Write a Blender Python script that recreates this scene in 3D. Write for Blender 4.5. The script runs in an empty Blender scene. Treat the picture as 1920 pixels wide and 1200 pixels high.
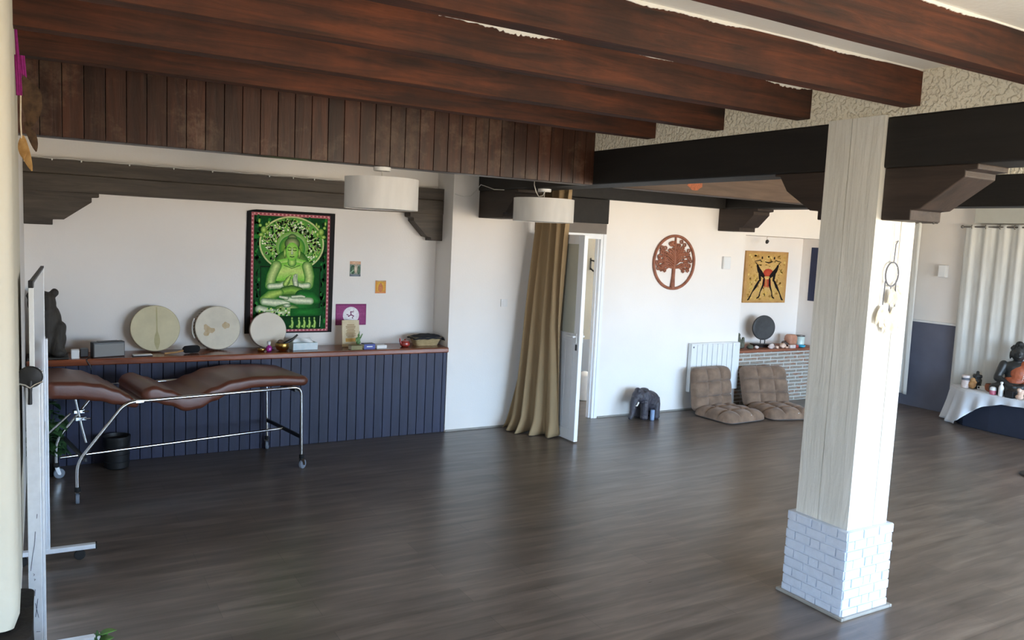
import bpy, bmesh, math, random
from mathutils import Vector, Matrix, noise

PI = math.pi
scene = bpy.context.scene
COL = scene.collection
random.seed(7)


def R(d):
    return math.radians(d)


def c(r, g, b, a=1.0):
    def f(x):
        x /= 255.0
        return x / 12.92 if x <= 0.04045 else ((x + 0.055) / 1.055) ** 2.4
    return (f(r), f(g), f(b), a)


# ------------------------------------------------------------------ materials
def new_mat(name):
    m = bpy.data.materials.new(name)
    m.use_nodes = True
    nt = m.node_tree
    return m, nt, nt.nodes['Principled BSDF']


def node(nt, typ, **kw):
    n = nt.nodes.new(typ)
    for k, v in kw.items():
        if k in n.inputs:
            n.inputs[k].default_value = v
        else:
            setattr(n, k, v)
    return n


def mat(name, col, rough=0.6, metal=0.0, var=0.0, vscale=8.0, bump=0.0, bscale=60.0, spec=0.5, sheen=0.0, coat=0.0, col2=None, stretch=(1, 1, 1)):
    """plain procedural surface: colour, slow noise variation, fine bump"""
    m, nt, b = new_mat(name)
    b.inputs['Roughness'].default_value = rough
    b.inputs['Metallic'].default_value = metal
    b.inputs['Specular IOR Level'].default_value = spec
    if sheen:
        b.inputs['Sheen Weight'].default_value = sheen
        b.inputs['Sheen Roughness'].default_value = 0.5
    if coat:
        b.inputs['Coat Weight'].default_value = coat
        b.inputs['Coat Roughness'].default_value = 0.15
    tc = node(nt, 'ShaderNodeTexCoord')
    mp = node(nt, 'ShaderNodeMapping')
    mp.inputs['Scale'].default_value = stretch
    nt.links.new(tc.outputs['Object'], mp.inputs['Vector'])
    if var > 0 or col2:
        n = node(nt, 'ShaderNodeTexNoise', Scale=vscale, Detail=5.0, Roughness=0.6)
        nt.links.new(mp.outputs['Vector'], n.inputs['Vector'])
        rp = node(nt, 'ShaderNodeValToRGB')
        rp.color_ramp.elements[0].position = 0.32
        rp.color_ramp.elements[1].position = 0.68
        if col2 is None:
            c1 = tuple(x * (1 - var) for x in col[:3]) + (1,)
            c2 = tuple(min(1, x * (1 + var)) for x in col[:3]) + (1,)
        else:
            c1, c2 = col, col2
        rp.color_ramp.elements[0].color = c1
        rp.color_ramp.elements[1].color = c2
        nt.links.new(n.outputs['Fac'], rp.inputs['Fac'])
        nt.links.new(rp.outputs['Color'], b.inputs['Base Color'])
    else:
        b.inputs['Base Color'].default_value = col
    if bump > 0:
        n2 = node(nt, 'ShaderNodeTexNoise', Scale=bscale, Detail=4.0)
        nt.links.new(mp.outputs['Vector'], n2.inputs['Vector'])
        bp = node(nt, 'ShaderNodeBump', Strength=bump, Distance=0.01)
        nt.links.new(n2.outputs['Fac'], bp.inputs['Height'])
        nt.links.new(bp.outputs['Normal'], b.inputs['Normal'])
    return m


def wood(name, dark, light, axis='x', rough=0.5, grain=1.0, bump=0.25, tone=False, knots=0.0, wear_sheen=0.0, spec=0.4, blotch=0.0):
    """timber with grain running along one axis; optional per-board tone, knots and pale patches of wear and painted sheen"""
    m, nt, b = new_mat(name)
    b.inputs['Roughness'].default_value = rough
    b.inputs['Specular IOR Level'].default_value = spec
    tc = node(nt, 'ShaderNodeTexCoord')
    mp = node(nt, 'ShaderNodeMapping')
    s = {'x': (0.7, 9, 9), 'y': (9, 0.7, 9), 'z': (9, 9, 0.7)}[axis]
    mp.inputs['Scale'].default_value = tuple(k * grain for k in s)
    nt.links.new(tc.outputs['Object'], mp.inputs['Vector'])
    n = node(nt, 'ShaderNodeTexNoise', Scale=2.2, Detail=9.0, Roughness=0.68, Distortion=0.7)
    nt.links.new(mp.outputs['Vector'], n.inputs['Vector'])
    rp = node(nt, 'ShaderNodeValToRGB')
    rp.color_ramp.elements[0].position = 0.3
    rp.color_ramp.elements[1].position = 0.7
    rp.color_ramp.elements[0].color = dark
    rp.color_ramp.elements[1].color = light
    nt.links.new(n.outputs['Fac'], rp.inputs['Fac'])
    out = rp.outputs['Color']
    if knots:
        v = node(nt, 'ShaderNodeTexVoronoi', Scale=1.0)
        mp2 = node(nt, 'ShaderNodeMapping')
        s2 = {'x': (1.1, 3.5, 5.5), 'y': (3.5, 1.1, 5.5), 'z': (3.5, 3.5, 1.1)}[axis]
        mp2.inputs['Scale'].default_value = s2
        nt.links.new(tc.outputs['Object'], mp2.inputs['Vector'])
        nt.links.new(mp2.outputs['Vector'], v.inputs['Vector'])
        r2 = node(nt, 'ShaderNodeValToRGB')
        r2.color_ramp.elements[0].position = 0.09
        r2.color_ramp.elements[1].position = 0.22
        r2.color_ramp.elements[0].color = (0.25, 0.25, 0.25, 1)
        r2.color_ramp.elements[1].color = (1, 1, 1, 1)
        nt.links.new(v.outputs['Distance'], r2.inputs['Fac'])
        mx = node(nt, 'ShaderNodeMix', data_type='RGBA', blend_type='MULTIPLY')
        mx.inputs[0].default_value = knots
        nt.links.new(out, mx.inputs[6])
        nt.links.new(r2.outputs['Color'], mx.inputs[7])
        out = mx.outputs[2]
    if blotch:
        nb_ = node(nt, 'ShaderNodeTexNoise', Scale=1.7, Detail=5.0, Roughness=0.65)
        nt.links.new(tc.outputs['Object'], nb_.inputs['Vector'])
        rb_ = node(nt, 'ShaderNodeValToRGB')
        rb_.color_ramp.elements[0].position = 0.36
        rb_.color_ramp.elements[1].position = 0.64
        rb_.color_ramp.elements[0].color = (0.5, 0.48, 0.48, 1)
        rb_.color_ramp.elements[1].color = (1.25, 1.12, 1.0, 1)
        nt.links.new(nb_.outputs['Fac'], rb_.inputs['Fac'])
        mx = node(nt, 'ShaderNodeMix', data_type='RGBA', blend_type='MULTIPLY')
        mx.inputs[0].default_value = blotch
        nt.links.new(out, mx.inputs[6])
        nt.links.new(rb_.outputs['Color'], mx.inputs[7])
        out = mx.outputs[2]
    if wear_sheen:
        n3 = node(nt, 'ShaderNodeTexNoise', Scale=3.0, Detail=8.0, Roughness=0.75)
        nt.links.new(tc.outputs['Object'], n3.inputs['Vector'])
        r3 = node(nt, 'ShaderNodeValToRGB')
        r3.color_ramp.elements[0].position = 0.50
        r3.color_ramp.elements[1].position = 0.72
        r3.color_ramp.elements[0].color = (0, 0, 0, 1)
        r3.color_ramp.elements[1].color = (wear_sheen, wear_sheen, wear_sheen, 1)
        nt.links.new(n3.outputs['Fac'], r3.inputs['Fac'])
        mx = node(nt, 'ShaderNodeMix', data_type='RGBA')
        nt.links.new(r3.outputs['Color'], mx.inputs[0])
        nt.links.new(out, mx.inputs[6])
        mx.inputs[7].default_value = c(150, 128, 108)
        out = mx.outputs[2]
    if tone:
        at = node(nt, 'ShaderNodeAttribute', attribute_name='Tone')
        mx = node(nt, 'ShaderNodeMix', data_type='RGBA', blend_type='MULTIPLY')
        mx.inputs[0].default_value = 1.0
        nt.links.new(out, mx.inputs[6])
        nt.links.new(at.outputs['Color'], mx.inputs[7])
        out = mx.outputs[2]
    nt.links.new(out, b.inputs['Base Color'])
    bp = node(nt, 'ShaderNodeBump', Strength=bump, Distance=0.01)
    nt.links.new(n.outputs['Fac'], bp.inputs['Height'])
    nt.links.new(bp.outputs['Normal'], b.inputs['Normal'])
    return m


def print_mat(name, rough=0.85):
    """printed cloth or paper whose colours are stored with its faces"""
    m, nt, b = new_mat(name)
    b.inputs['Roughness'].default_value = rough
    b.inputs['Specular IOR Level'].default_value = 0.2
    at = node(nt, 'ShaderNodeAttribute', attribute_name='Tone')
    tc = node(nt, 'ShaderNodeTexCoord')
    n = node(nt, 'ShaderNodeTexNoise', Scale=55.0, Detail=4.0)
    nt.links.new(tc.outputs['Object'], n.inputs['Vector'])
    rp = node(nt, 'ShaderNodeValToRGB')
    rp.color_ramp.elements[0].position = 0.3
    rp.color_ramp.elements[1].position = 0.7
    rp.color_ramp.elements[0].color = (0.86, 0.86, 0.86, 1)
    rp.color_ramp.elements[1].color = (1.12, 1.12, 1.12, 1)
    nt.links.new(n.outputs['Fac'], rp.inputs['Fac'])
    mx = node(nt, 'ShaderNodeMix', data_type='RGBA', blend_type='MULTIPLY')
    mx.inputs[0].default_value = 1.0
    nt.links.new(at.outputs['Color'], mx.inputs[6])
    nt.links.new(rp.outputs['Color'], mx.inputs[7])
    nt.links.new(mx.outputs[2], b.inputs['Base Color'])
    return m


def plaster(name, col, scale, strength, dist, col2=None):
    m, nt, b = new_mat(name)
    b.inputs['Roughness'].default_value = 0.85
    b.inputs['Specular IOR Level'].default_value = 0.25
    tc = node(nt, 'ShaderNodeTexCoord')
    n = node(nt, 'ShaderNodeTexNoise', Scale=1.3, Detail=5.0)
    nt.links.new(tc.outputs['Object'], n.inputs['Vector'])
    rp = node(nt, 'ShaderNodeValToRGB')
    rp.color_ramp.elements[0].position = 0.3
    rp.color_ramp.elements[1].position = 0.7
    rp.color_ramp.elements[0].color = tuple(x * 0.94 for x in col[:3]) + (1,)
    rp.color_ramp.elements[1].color = col
    nt.links.new(n.outputs['Fac'], rp.inputs['Fac'])
    nt.links.new(rp.outputs['Color'], b.inputs['Base Color'])
    n2 = node(nt, 'ShaderNodeTexNoise', Scale=scale, Detail=2.0, Roughness=0.4)
    nt.links.new(tc.outputs['Object'], n2.inputs['Vector'])
    r2 = node(nt, 'ShaderNodeValToRGB')
    r2.color_ramp.elements[0].position = 0.42
    r2.color_ramp.elements[1].position = 0.6
    nt.links.new(n2.outputs['Fac'], r2.inputs['Fac'])
    bp = node(nt, 'ShaderNodeBump', Strength=strength, Distance=dist)
    nt.links.new(r2.outputs['Color'], bp.inputs['Height'])
    nt.links.new(bp.outputs['Normal'], b.inputs['Normal'])
    return m


def floor_mat():
    m, nt, b = new_mat('laminate planks')
    tc = node(nt, 'ShaderNodeTexCoord')
    br = node(nt, 'ShaderNodeTexBrick')
    br.inputs['Scale'].default_value = 1.0
    br.inputs['Brick Width'].default_value = 1.28
    br.inputs['Row Height'].default_value = 0.19
    br.inputs['Mortar Size'].default_value = 0.0016
    br.inputs['Mortar Smooth'].default_value = 0.2
    br.inputs['Color1'].default_value = (0.82, 0.82, 0.82, 1)
    br.inputs['Color2'].default_value = (1.12, 1.1, 1.08, 1)
    br.inputs['Mortar'].default_value = (0.55, 0.55, 0.55, 1)
    br.offset = 0.37
    nt.links.new(tc.outputs['Object'], br.inputs['Vector'])
    mp = node(nt, 'ShaderNodeMapping')
    mp.inputs['Scale'].default_value = (0.9, 7.5, 1)
    nt.links.new(tc.outputs['Object'], mp.inputs['Vector'])
    n = node(nt, 'ShaderNodeTexNoise', Scale=1.8, Detail=7.0, Roughness=0.55, Distortion=0.5)
    nt.links.new(mp.outputs['Vector'], n.inputs['Vector'])
    rp = node(nt, 'ShaderNodeValToRGB')
    e = rp.color_ramp.elements
    e[0].position = 0.27
    e[1].position = 0.74
    e[0].color = c(75, 66, 59)
    e[1].color = c(121, 109, 99)
    x = e.new(0.5)
    x.color = c(97, 86, 78)
    nt.links.new(n.outputs['Fac'], rp.inputs['Fac'])
    mx = node(nt, 'ShaderNodeMix', data_type='RGBA', blend_type='MULTIPLY')
    mx.inputs[0].default_value = 1.0
    nt.links.new(rp.outputs['Color'], mx.inputs[6])
    nt.links.new(br.outputs['Color'], mx.inputs[7])
    nt.links.new(mx.outputs[2], b.inputs['Base Color'])
    n4 = node(nt, 'ShaderNodeTexNoise', Scale=3.0, Detail=3.0)
    nt.links.new(mp.outputs['Vector'], n4.inputs['Vector'])
    mr = node(nt, 'ShaderNodeMapRange')
    mr.inputs['To Min'].default_value = 0.25
    mr.inputs['To Max'].default_value = 0.36
    nt.links.new(n4.outputs['Fac'], mr.inputs['Value'])
    nt.links.new(mr.outputs['Result'], b.inputs['Roughness'])
    b.inputs['Specular IOR Level'].default_value = 0.5
    bp = node(nt, 'ShaderNodeBump', Strength=0.04, Distance=0.003)
    nt.links.new(n.outputs['Fac'], bp.inputs['Height'])
    nt.links.new(bp.outputs['Normal'], b.inputs['Normal'])
    return m


def brick_mat():
    m, nt, b = new_mat('slim mixed bricks')
    b.inputs['Roughness'].default_value = 0.85
    tc = node(nt, 'ShaderNodeTexCoord')
    sx = node(nt, 'ShaderNodeSeparateXYZ')
    nt.links.new(tc.outputs['Object'], sx.inputs['Vector'])
    ad = node(nt, 'ShaderNodeMath', operation='ADD')
    nt.links.new(sx.outputs['X'], ad.inputs[0])
    nt.links.new(sx.outputs['Y'], ad.inputs[1])
    cb = node(nt, 'ShaderNodeCombineXYZ')
    nt.links.new(ad.outputs[0], cb.inputs['X'])
    nt.links.new(sx.outputs['Z'], cb.inputs['Y'])
    br = node(nt, 'ShaderNodeTexBrick')
    br.inputs['Scale'].default_value = 1.0
    br.inputs['Brick Width'].default_value = 0.26
    br.inputs['Row Height'].default_value = 0.048
    br.inputs['Mortar Size'].default_value = 0.009
    br.inputs['Mortar Smooth'].default_value = 0.3
    br.inputs['Color1'].default_value = (0, 0, 0, 1)
    br.inputs['Color2'].default_value = (1, 1, 1, 1)
    br.offset = 0.5
    nt.links.new(cb.outputs['Vector'], br.inputs['Vector'])
    n = node(nt, 'ShaderNodeTexNoise', Scale=6.0, Detail=6.0, Roughness=0.7)
    mp = node(nt, 'ShaderNodeMapping')
    mp.inputs['Scale'].default_value = (1, 1, 5)
    nt.links.new(tc.outputs['Object'], mp.inputs['Vector'])
    nt.links.new(mp.outputs['Vector'], n.inputs['Vector'])
    rp = node(nt, 'ShaderNodeValToRGB')
    e = rp.color_ramp.elements
    e[0].position = 0.33
    e[0].color = c(104, 84, 72)
    e[1].position = 0.66
    e[1].color = c(176, 166, 150)
    for p, k in ((0.42, c(150, 110, 88)), (0.48, c(158, 150, 136)), (0.57, c(128, 116, 104))):
        q = e.new(p)
        q.color = k
    nt.links.new(n.outputs['Fac'], rp.inputs['Fac'])
    mx = node(nt, 'ShaderNodeMix', data_type='RGBA')
    nt.links.new(br.outputs['Fac'], mx.inputs[0])
    nt.links.new(rp.outputs['Color'], mx.inputs[6])
    mx.inputs[7].default_value = c(196, 196, 190)
    nt.links.new(mx.outputs[2], b.inputs['Base Color'])
    iv = node(nt, 'ShaderNodeMath', operation='SUBTRACT')
    iv.inputs[0].default_value = 1.0
    nt.links.new(br.outputs['Fac'], iv.inputs[1])
    bp = node(nt, 'ShaderNodeBump', Strength=0.8, Distance=0.012)
    nt.links.new(iv.outputs[0], bp.inputs['Height'])
    nt.links.new(bp.outputs['Normal'], b.inputs['Normal'])
    return m


def glass_mat(name, tint=(1, 1, 1, 1), opacity=0.12, rough=0.05):
    m, nt, b = new_mat(name)
    nt.nodes.remove(b)
    out = nt.nodes['Material Output']
    tr = node(nt, 'ShaderNodeBsdfTransparent')
    tr.inputs['Color'].default_value = tint
    gl = node(nt, 'ShaderNodeBsdfGlossy')
    gl.inputs['Roughness'].default_value = rough
    mx = node(nt, 'ShaderNodeMixShader')
    mx.inputs[0].default_value = opacity
    nt.links.new(tr.outputs[0], mx.inputs[1])
    nt.links.new(gl.outputs[0], mx.inputs[2])
    nt.links.new(mx.outputs[0], out.inputs['Surface'])
    return m


def cloth_thin(name, col, trans=0.25, rough=0.9):
    m, nt, b = new_mat(name)
    b.inputs['Roughness'].default_value = rough
    b.inputs['Specular IOR Level'].default_value = 0.15
    tc = node(nt, 'ShaderNodeTexCoord')
    n = node(nt, 'ShaderNodeTexNoise', Scale=14.0, Detail=6.0)
    mp = node(nt, 'ShaderNodeMapping')
    mp.inputs['Scale'].default_value = (1, 1, 0.25)
    nt.links.new(tc.outputs['Object'], mp.inputs['Vector'])
    nt.links.new(mp.outputs['Vector'], n.inputs['Vector'])
    rp = node(nt, 'ShaderNodeValToRGB')
    rp.color_ramp.elements[0].position = 0.3
    rp.color_ramp.elements[1].position = 0.7
    rp.color_ramp.elements[0].color = tuple(x * 0.9 for x in col[:3]) + (1,)
    rp.color_ramp.elements[1].color = col
    nt.links.new(n.outputs['Fac'], rp.inputs['Fac'])
    nt.links.new(rp.outputs['Color'], b.inputs['Base Color'])
    out = nt.nodes['Material Output']
    tl = node(nt, 'ShaderNodeBsdfTranslucent')
    nt.links.new(rp.outputs['Color'], tl.inputs['Color'])
    mx = node(nt, 'ShaderNodeMixShader')
    mx.inputs[0].default_value = trans
    nt.links.new(b.outputs[0], mx.inputs[1])
    nt.links.new(tl.outputs[0], mx.inputs[2])
    nt.links.new(mx.outputs[0], out.inputs['Surface'])
    return m


M = {}
M['wall'] = plaster('white wall paint', c(241, 236, 230), 70, 0.06, 0.004)
M['ceiling'] = plaster('white ceiling paint', c(232, 230, 222), 40, 0.08, 0.005)
M['stipple'] = plaster('stippled plaster', c(226, 220, 202), 42, 0.75, 0.012)
M['oldwhite'] = plaster('old cream wall paint', c(206, 200, 182), 14, 0.25, 0.006)
M['floor'] = floor_mat()
M['joist'] = wood('dark stained joist timber', c(34, 19, 11), c(96, 52, 27), 'x', 0.72, 1.15, 0.3, tone=True, knots=0.85, blotch=0.9)
M['plank'] = wood('worn dark panelling with painted sheen', c(40, 22, 15), c(80, 46, 30), 'z', 0.36, 1.0, 0.25, tone=True, wear_sheen=0.42)  # pale patches paint the sheen of light into the colour, along with wear
M['beamx'] = wood('near black beam timber lengthways', c(53, 47, 42), c(90, 81, 71), 'x', 0.62, 0.8, 0.4)
M['beamy'] = wood('near black beam timber crossways', c(15, 12, 11), c(28, 25, 22), 'y', 0.62, 0.8, 0.3)
M['beamb'] = wood('grey brown beam timber', c(66, 52, 43), c(98, 80, 66), 'x', 0.6, 0.8, 0.3)
M['corbel'] = wood('dark brown corbel timber', c(38, 31, 27), c(62, 50, 43), 'y', 0.6, 0.8, 0.3)
M['knot'] = mat('orange knot', c(140, 74, 36), 0.6, var=0.3, vscale=40)
M['paintwood'] = wood('white painted timber', c(208, 206, 196), c(232, 230, 222), 'z', 0.5, 1.1, 0.9)
M['paintbrick'] = mat('white painted brick with daylight tint', c(205, 213, 226), 0.55, var=0.05, vscale=20, bump=0.5, bscale=55)  # white paint with the blue of the daylight mixed into its colour
M['greytrim'] = mat('grey floor trim', c(150, 146, 138), 0.5, var=0.1)
M['navy'] = wood('navy painted boards', c(32, 34, 53), c(46, 49, 74), 'z', 0.5, 1.0, 0.15, tone=True)
M['navyflat'] = mat('navy painted wall', c(98, 101, 116), 0.6, var=0.08, vscale=3, bump=0.05)
M['navycloth'] = mat('navy altar cloth', c(36, 42, 58), 0.9, var=0.1, vscale=6)
M['worktop'] = wood('varnished red brown worktop', c(94, 47, 29), c(160, 90, 58), 'x', 0.22, 0.9, 0.08, spec=0.6)
M['mantel'] = wood('red brown mantel wood', c(110, 62, 42), c(160, 100, 74), 'x', 0.5, 1.2, 0.2)
M['leather'] = mat('brown leatherette', c(96, 52, 36), 0.36, var=0.12, vscale=5, bump=0.12, bscale=220, spec=0.5)
M['chrome'] = mat('chromed steel', c(205, 205, 205), 0.14, 1.0)
M['alu'] = mat('brushed aluminium', c(232, 235, 240), 0.4, 0.3, var=0.04, vscale=30)
M['blacksteel'] = mat('black painted steel', c(22, 22, 24), 0.45)
M['rubber'] = mat('black rubber', c(20, 20, 21), 0.7, bump=0.1)
M['greyrubber'] = mat('grey caster rubber', c(120, 128, 140), 0.5)
M['blackplastic'] = mat('black plastic', c(28, 28, 30), 0.45, bump=0.05)
M['whiteplastic'] = mat('white plastic', c(228, 228, 226), 0.4, var=0.02)
M['greyplastic'] = mat('grey speaker cloth', c(150, 150, 147), 0.7, bump=0.5, bscale=500)
M['darkplastic'] = mat('dark grey plastic', c(62, 62, 62), 0.45)
M['whiteboard'] = mat('glossy white board', c(214, 218, 222), 0.12, spec=0.7)
M['pvc'] = mat('white door profile', c(240, 242, 244), 0.35, var=0.02)
M['frost'] = mat('frosted grey glass', c(206, 208, 194), 0.28, var=0.04, vscale=2, spec=0.6)
M['skin1'] = mat('cream drum skin', c(206, 196, 160), 0.6, var=0.09, vscale=5, bump=0.05)
M['skin2'] = mat('pale drum skin', c(216, 208, 188), 0.6, var=0.09, vscale=6, bump=0.05)
M['skin3'] = mat('off white drum skin', c(226, 216, 198), 0.6, var=0.03, vscale=6)
M['stain'] = mat('amber skin stain', c(182, 152, 104), 0.6, col2=c(206, 190, 158), vscale=14)
M['stripe'] = mat('olive skin streak', c(168, 158, 112), 0.6, col2=c(190, 180, 138), vscale=9)
M['drumwood'] = wood('drum frame wood', c(70, 50, 34), c(120, 92, 64), 'x', 0.5)
M['brass'] = mat('aged brass', c(158, 128, 70), 0.28, 1.0, var=0.25, vscale=25)
M['purpleglass'] = mat('purple glass', c(160, 40, 140), 0.12, spec=0.7)
M['clear'] = mat('pale stopper', c(220, 220, 220), 0.2)
M['stickwood'] = mat('pale stick wood', c(168, 128, 76), 0.6, var=0.15, vscale=20)
M['blackfelt'] = mat('black felt', c(20, 20, 24), 0.95, bump=0.4, bscale=120)
M['bearwood'] = wood('dark carved wood', c(36, 33, 30), c(70, 65, 58), 'z', 0.65, 1.2, 0.6)
M['elephant'] = mat('dark carved stone wood', c(42, 40, 46), 0.5, col2=c(74, 70, 78), vscale=22, bump=0.9, bscale=40)
M['ivory'] = mat('ivory white', c(226, 222, 212), 0.4)
M['iceblue'] = mat('pale blue glaze', c(140, 160, 190), 0.3, var=0.15, vscale=30)
M['tissue'] = mat('pale blue tissue box', c(196, 216, 222), 0.6, col2=c(222, 232, 234), vscale=14)
M['paper'] = mat('white tissue paper', c(238, 238, 236), 0.9)
M['shade'] = cloth_thin('white lampshade fabric', c(250, 248, 244), 0.35)
M['beigecurtain'] = cloth_thin('beige linen curtain', c(178, 152, 116), 0.15)
M['whitecurtain'] = cloth_thin('white voile curtain', c(246, 247, 243), 0.3)
M['tablecloth'] = cloth_thin('white tablecloth', c(226, 230, 236), 0.1)
M['olive'] = mat('olive book cover', c(132, 126, 84), 0.6, var=0.1)
M['bluecover'] = mat('blue book cover', c(70, 82, 160), 0.5)
M['pages'] = mat('book pages', c(226, 222, 210), 0.8)
M['navycover'] = mat('dark blue book edge', c(38, 42, 72), 0.5)
M['cardpaper'] = mat('parchment card', c(206, 188, 150), 0.7, col2=c(222, 208, 176), vscale=10)
M['ink'] = mat('brown print', c(150, 112, 66), 0.8)
M['orangeink'] = mat('amber print', c(206, 160, 84), 0.8)
M['greenstone'] = mat('green figurine', c(70, 112, 60), 0.45, col2=c(120, 160, 96), vscale=40)
M['redglaze'] = mat('red glazed pot', c(120, 30, 28), 0.2, col2=c(176, 60, 50), vscale=30, spec=0.7)
M['wicker'] = mat('tan wicker', c(170, 148, 104), 0.7, col2=c(206, 186, 140), vscale=60, bump=0.9, bscale=160, stretch=(0.4, 0.4, 2))
M['blackcloth'] = mat('black cloth', c(30, 31, 36), 0.9, var=0.3, vscale=14, bump=0.4, bscale=60)
M['print'] = print_mat('printed colours')
M['tree'] = mat('carved red brown wood', c(126, 74, 52), 0.6, col2=c(164, 104, 78), vscale=14, bump=0.2)
M['suede'] = mat('brown suede', c(106, 85, 69), 0.95, col2=c(138, 113, 93), vscale=7, bump=0.1, sheen=0.15, bscale=90)
M['suededark'] = mat('brown suede underside', c(96, 78, 62), 0.95, var=0.1)
M['radiator'] = mat('white enamel', c(228, 230, 230), 0.3)
M['brick'] = brick_mat()
M['gong'] = mat('blackened bronze', c(44, 44, 44), 0.5, 0.35, var=0.25, vscale=25, bump=0.3, bscale=70)
M['darkwood'] = mat('black wood', c(32, 28, 28), 0.4, var=0.2, vscale=20)
M['saltstone'] = mat('salmon salt stone', c(176, 118, 92), 0.55, col2=c(206, 156, 128), vscale=12, bump=0.3)
M['candle'] = mat('pale candle glass', c(196, 214, 208), 0.2, var=0.05)
M['cyan'] = mat('cyan glaze', c(64, 172, 206), 0.3)
M['redpaint'] = mat('red paint', c(170, 60, 50), 0.4)
M['quartz'] = mat('pale quartz', c(226, 216, 212), 0.4, col2=c(196, 176, 168), vscale=20, bump=0.3)
M['peach'] = mat('peach stone', c(210, 172, 146), 0.5, col2=c(232, 206, 188), vscale=18, bump=0.3)
M['brownstone'] = mat('brown stone', c(92, 68, 54), 0.5, col2=c(60, 46, 40), vscale=18, bump=0.4)
M['moss'] = mat('grey green stone', c(74, 80, 66), 0.7, col2=c(104, 104, 90), vscale=24, bump=0.4)
M['statue'] = mat('black statue lacquer', c(38, 40, 40), 0.45, var=0.25, vscale=12)
M['robe'] = mat('orange brown robe', c(132, 62, 38), 0.5, col2=c(172, 92, 58), vscale=14, bump=0.2)
M['hair'] = mat('black statue hair', c(26, 28, 28), 0.6, bump=1.0, bscale=60)
M['tanwood'] = mat('tan wood', c(166, 118, 70), 0.6, col2=c(190, 146, 96), vscale=18)
M['terracotta'] = mat('terracotta', c(150, 86, 56), 0.7, var=0.15, vscale=12)
M['pinkglass'] = mat('pink glass', c(172, 66, 90), 0.2, col2=c(206, 130, 146), vscale=30)
M['feather'] = mat('cream feather', c(216, 194, 160), 0.9, col2=c(238, 226, 206), vscale=30)
M['brownfeather'] = mat('brown feather', c(66, 50, 38), 0.9, col2=c(104, 80, 58), vscale=30)
M['goldfeather'] = mat('golden feather', c(168, 126, 72), 0.9, col2=c(200, 160, 104), vscale=30)
M['greycord'] = mat('grey cord', c(104, 106, 112), 0.8)
M['whitecord'] = mat('white cord', c(226, 222, 214), 0.7)
M['magenta'] = mat('magenta yarn', c(140, 26, 112), 0.85, var=0.15, vscale=60)
M['leaf'] = mat('green leaf', c(58, 96, 44), 0.4, col2=c(104, 150, 76), vscale=10)
M['leafdark'] = mat('dark green leaf', c(30, 56, 30), 0.4, col2=c(70, 110, 62), vscale=8)
M['pot'] = mat('black planter', c(24, 24, 26), 0.5)
M['plinth'] = mat('dark rough stone', c(22, 18, 15), 0.9, col2=c(40, 32, 26), vscale=9, bump=1.0, bscale=18)
M['inkline'] = mat('blue marker ink', c(56, 60, 84), 0.6)
M['corrwall'] = plaster('beige corridor paint', c(160, 154, 138), 60, 0.06, 0.004)
M['corrgrey'] = mat('grey corridor dado', c(124, 126, 128), 0.6)
M['blueposter'] = mat('dark blue poster', c(28, 42, 78), 0.5, var=0.15, vscale=5)
M['shutter'] = mat('plain grey box', c(186, 188, 180), 0.6, var=0.03)  # even grey, darker than the wall around the box
M['transom'] = mat('grey brown transom paint', c(112, 104, 96), 0.6, var=0.05)
M['winglass'] = glass_mat('window glass', (0.97, 0.98, 0.98, 1), 0.06)
M['steelgrey'] = mat('grey metal rod', c(120, 116, 112), 0.35, 0.8)
M['bulb'] = mat('tiny white bulb', c(240, 240, 232), 0.3)


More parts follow.
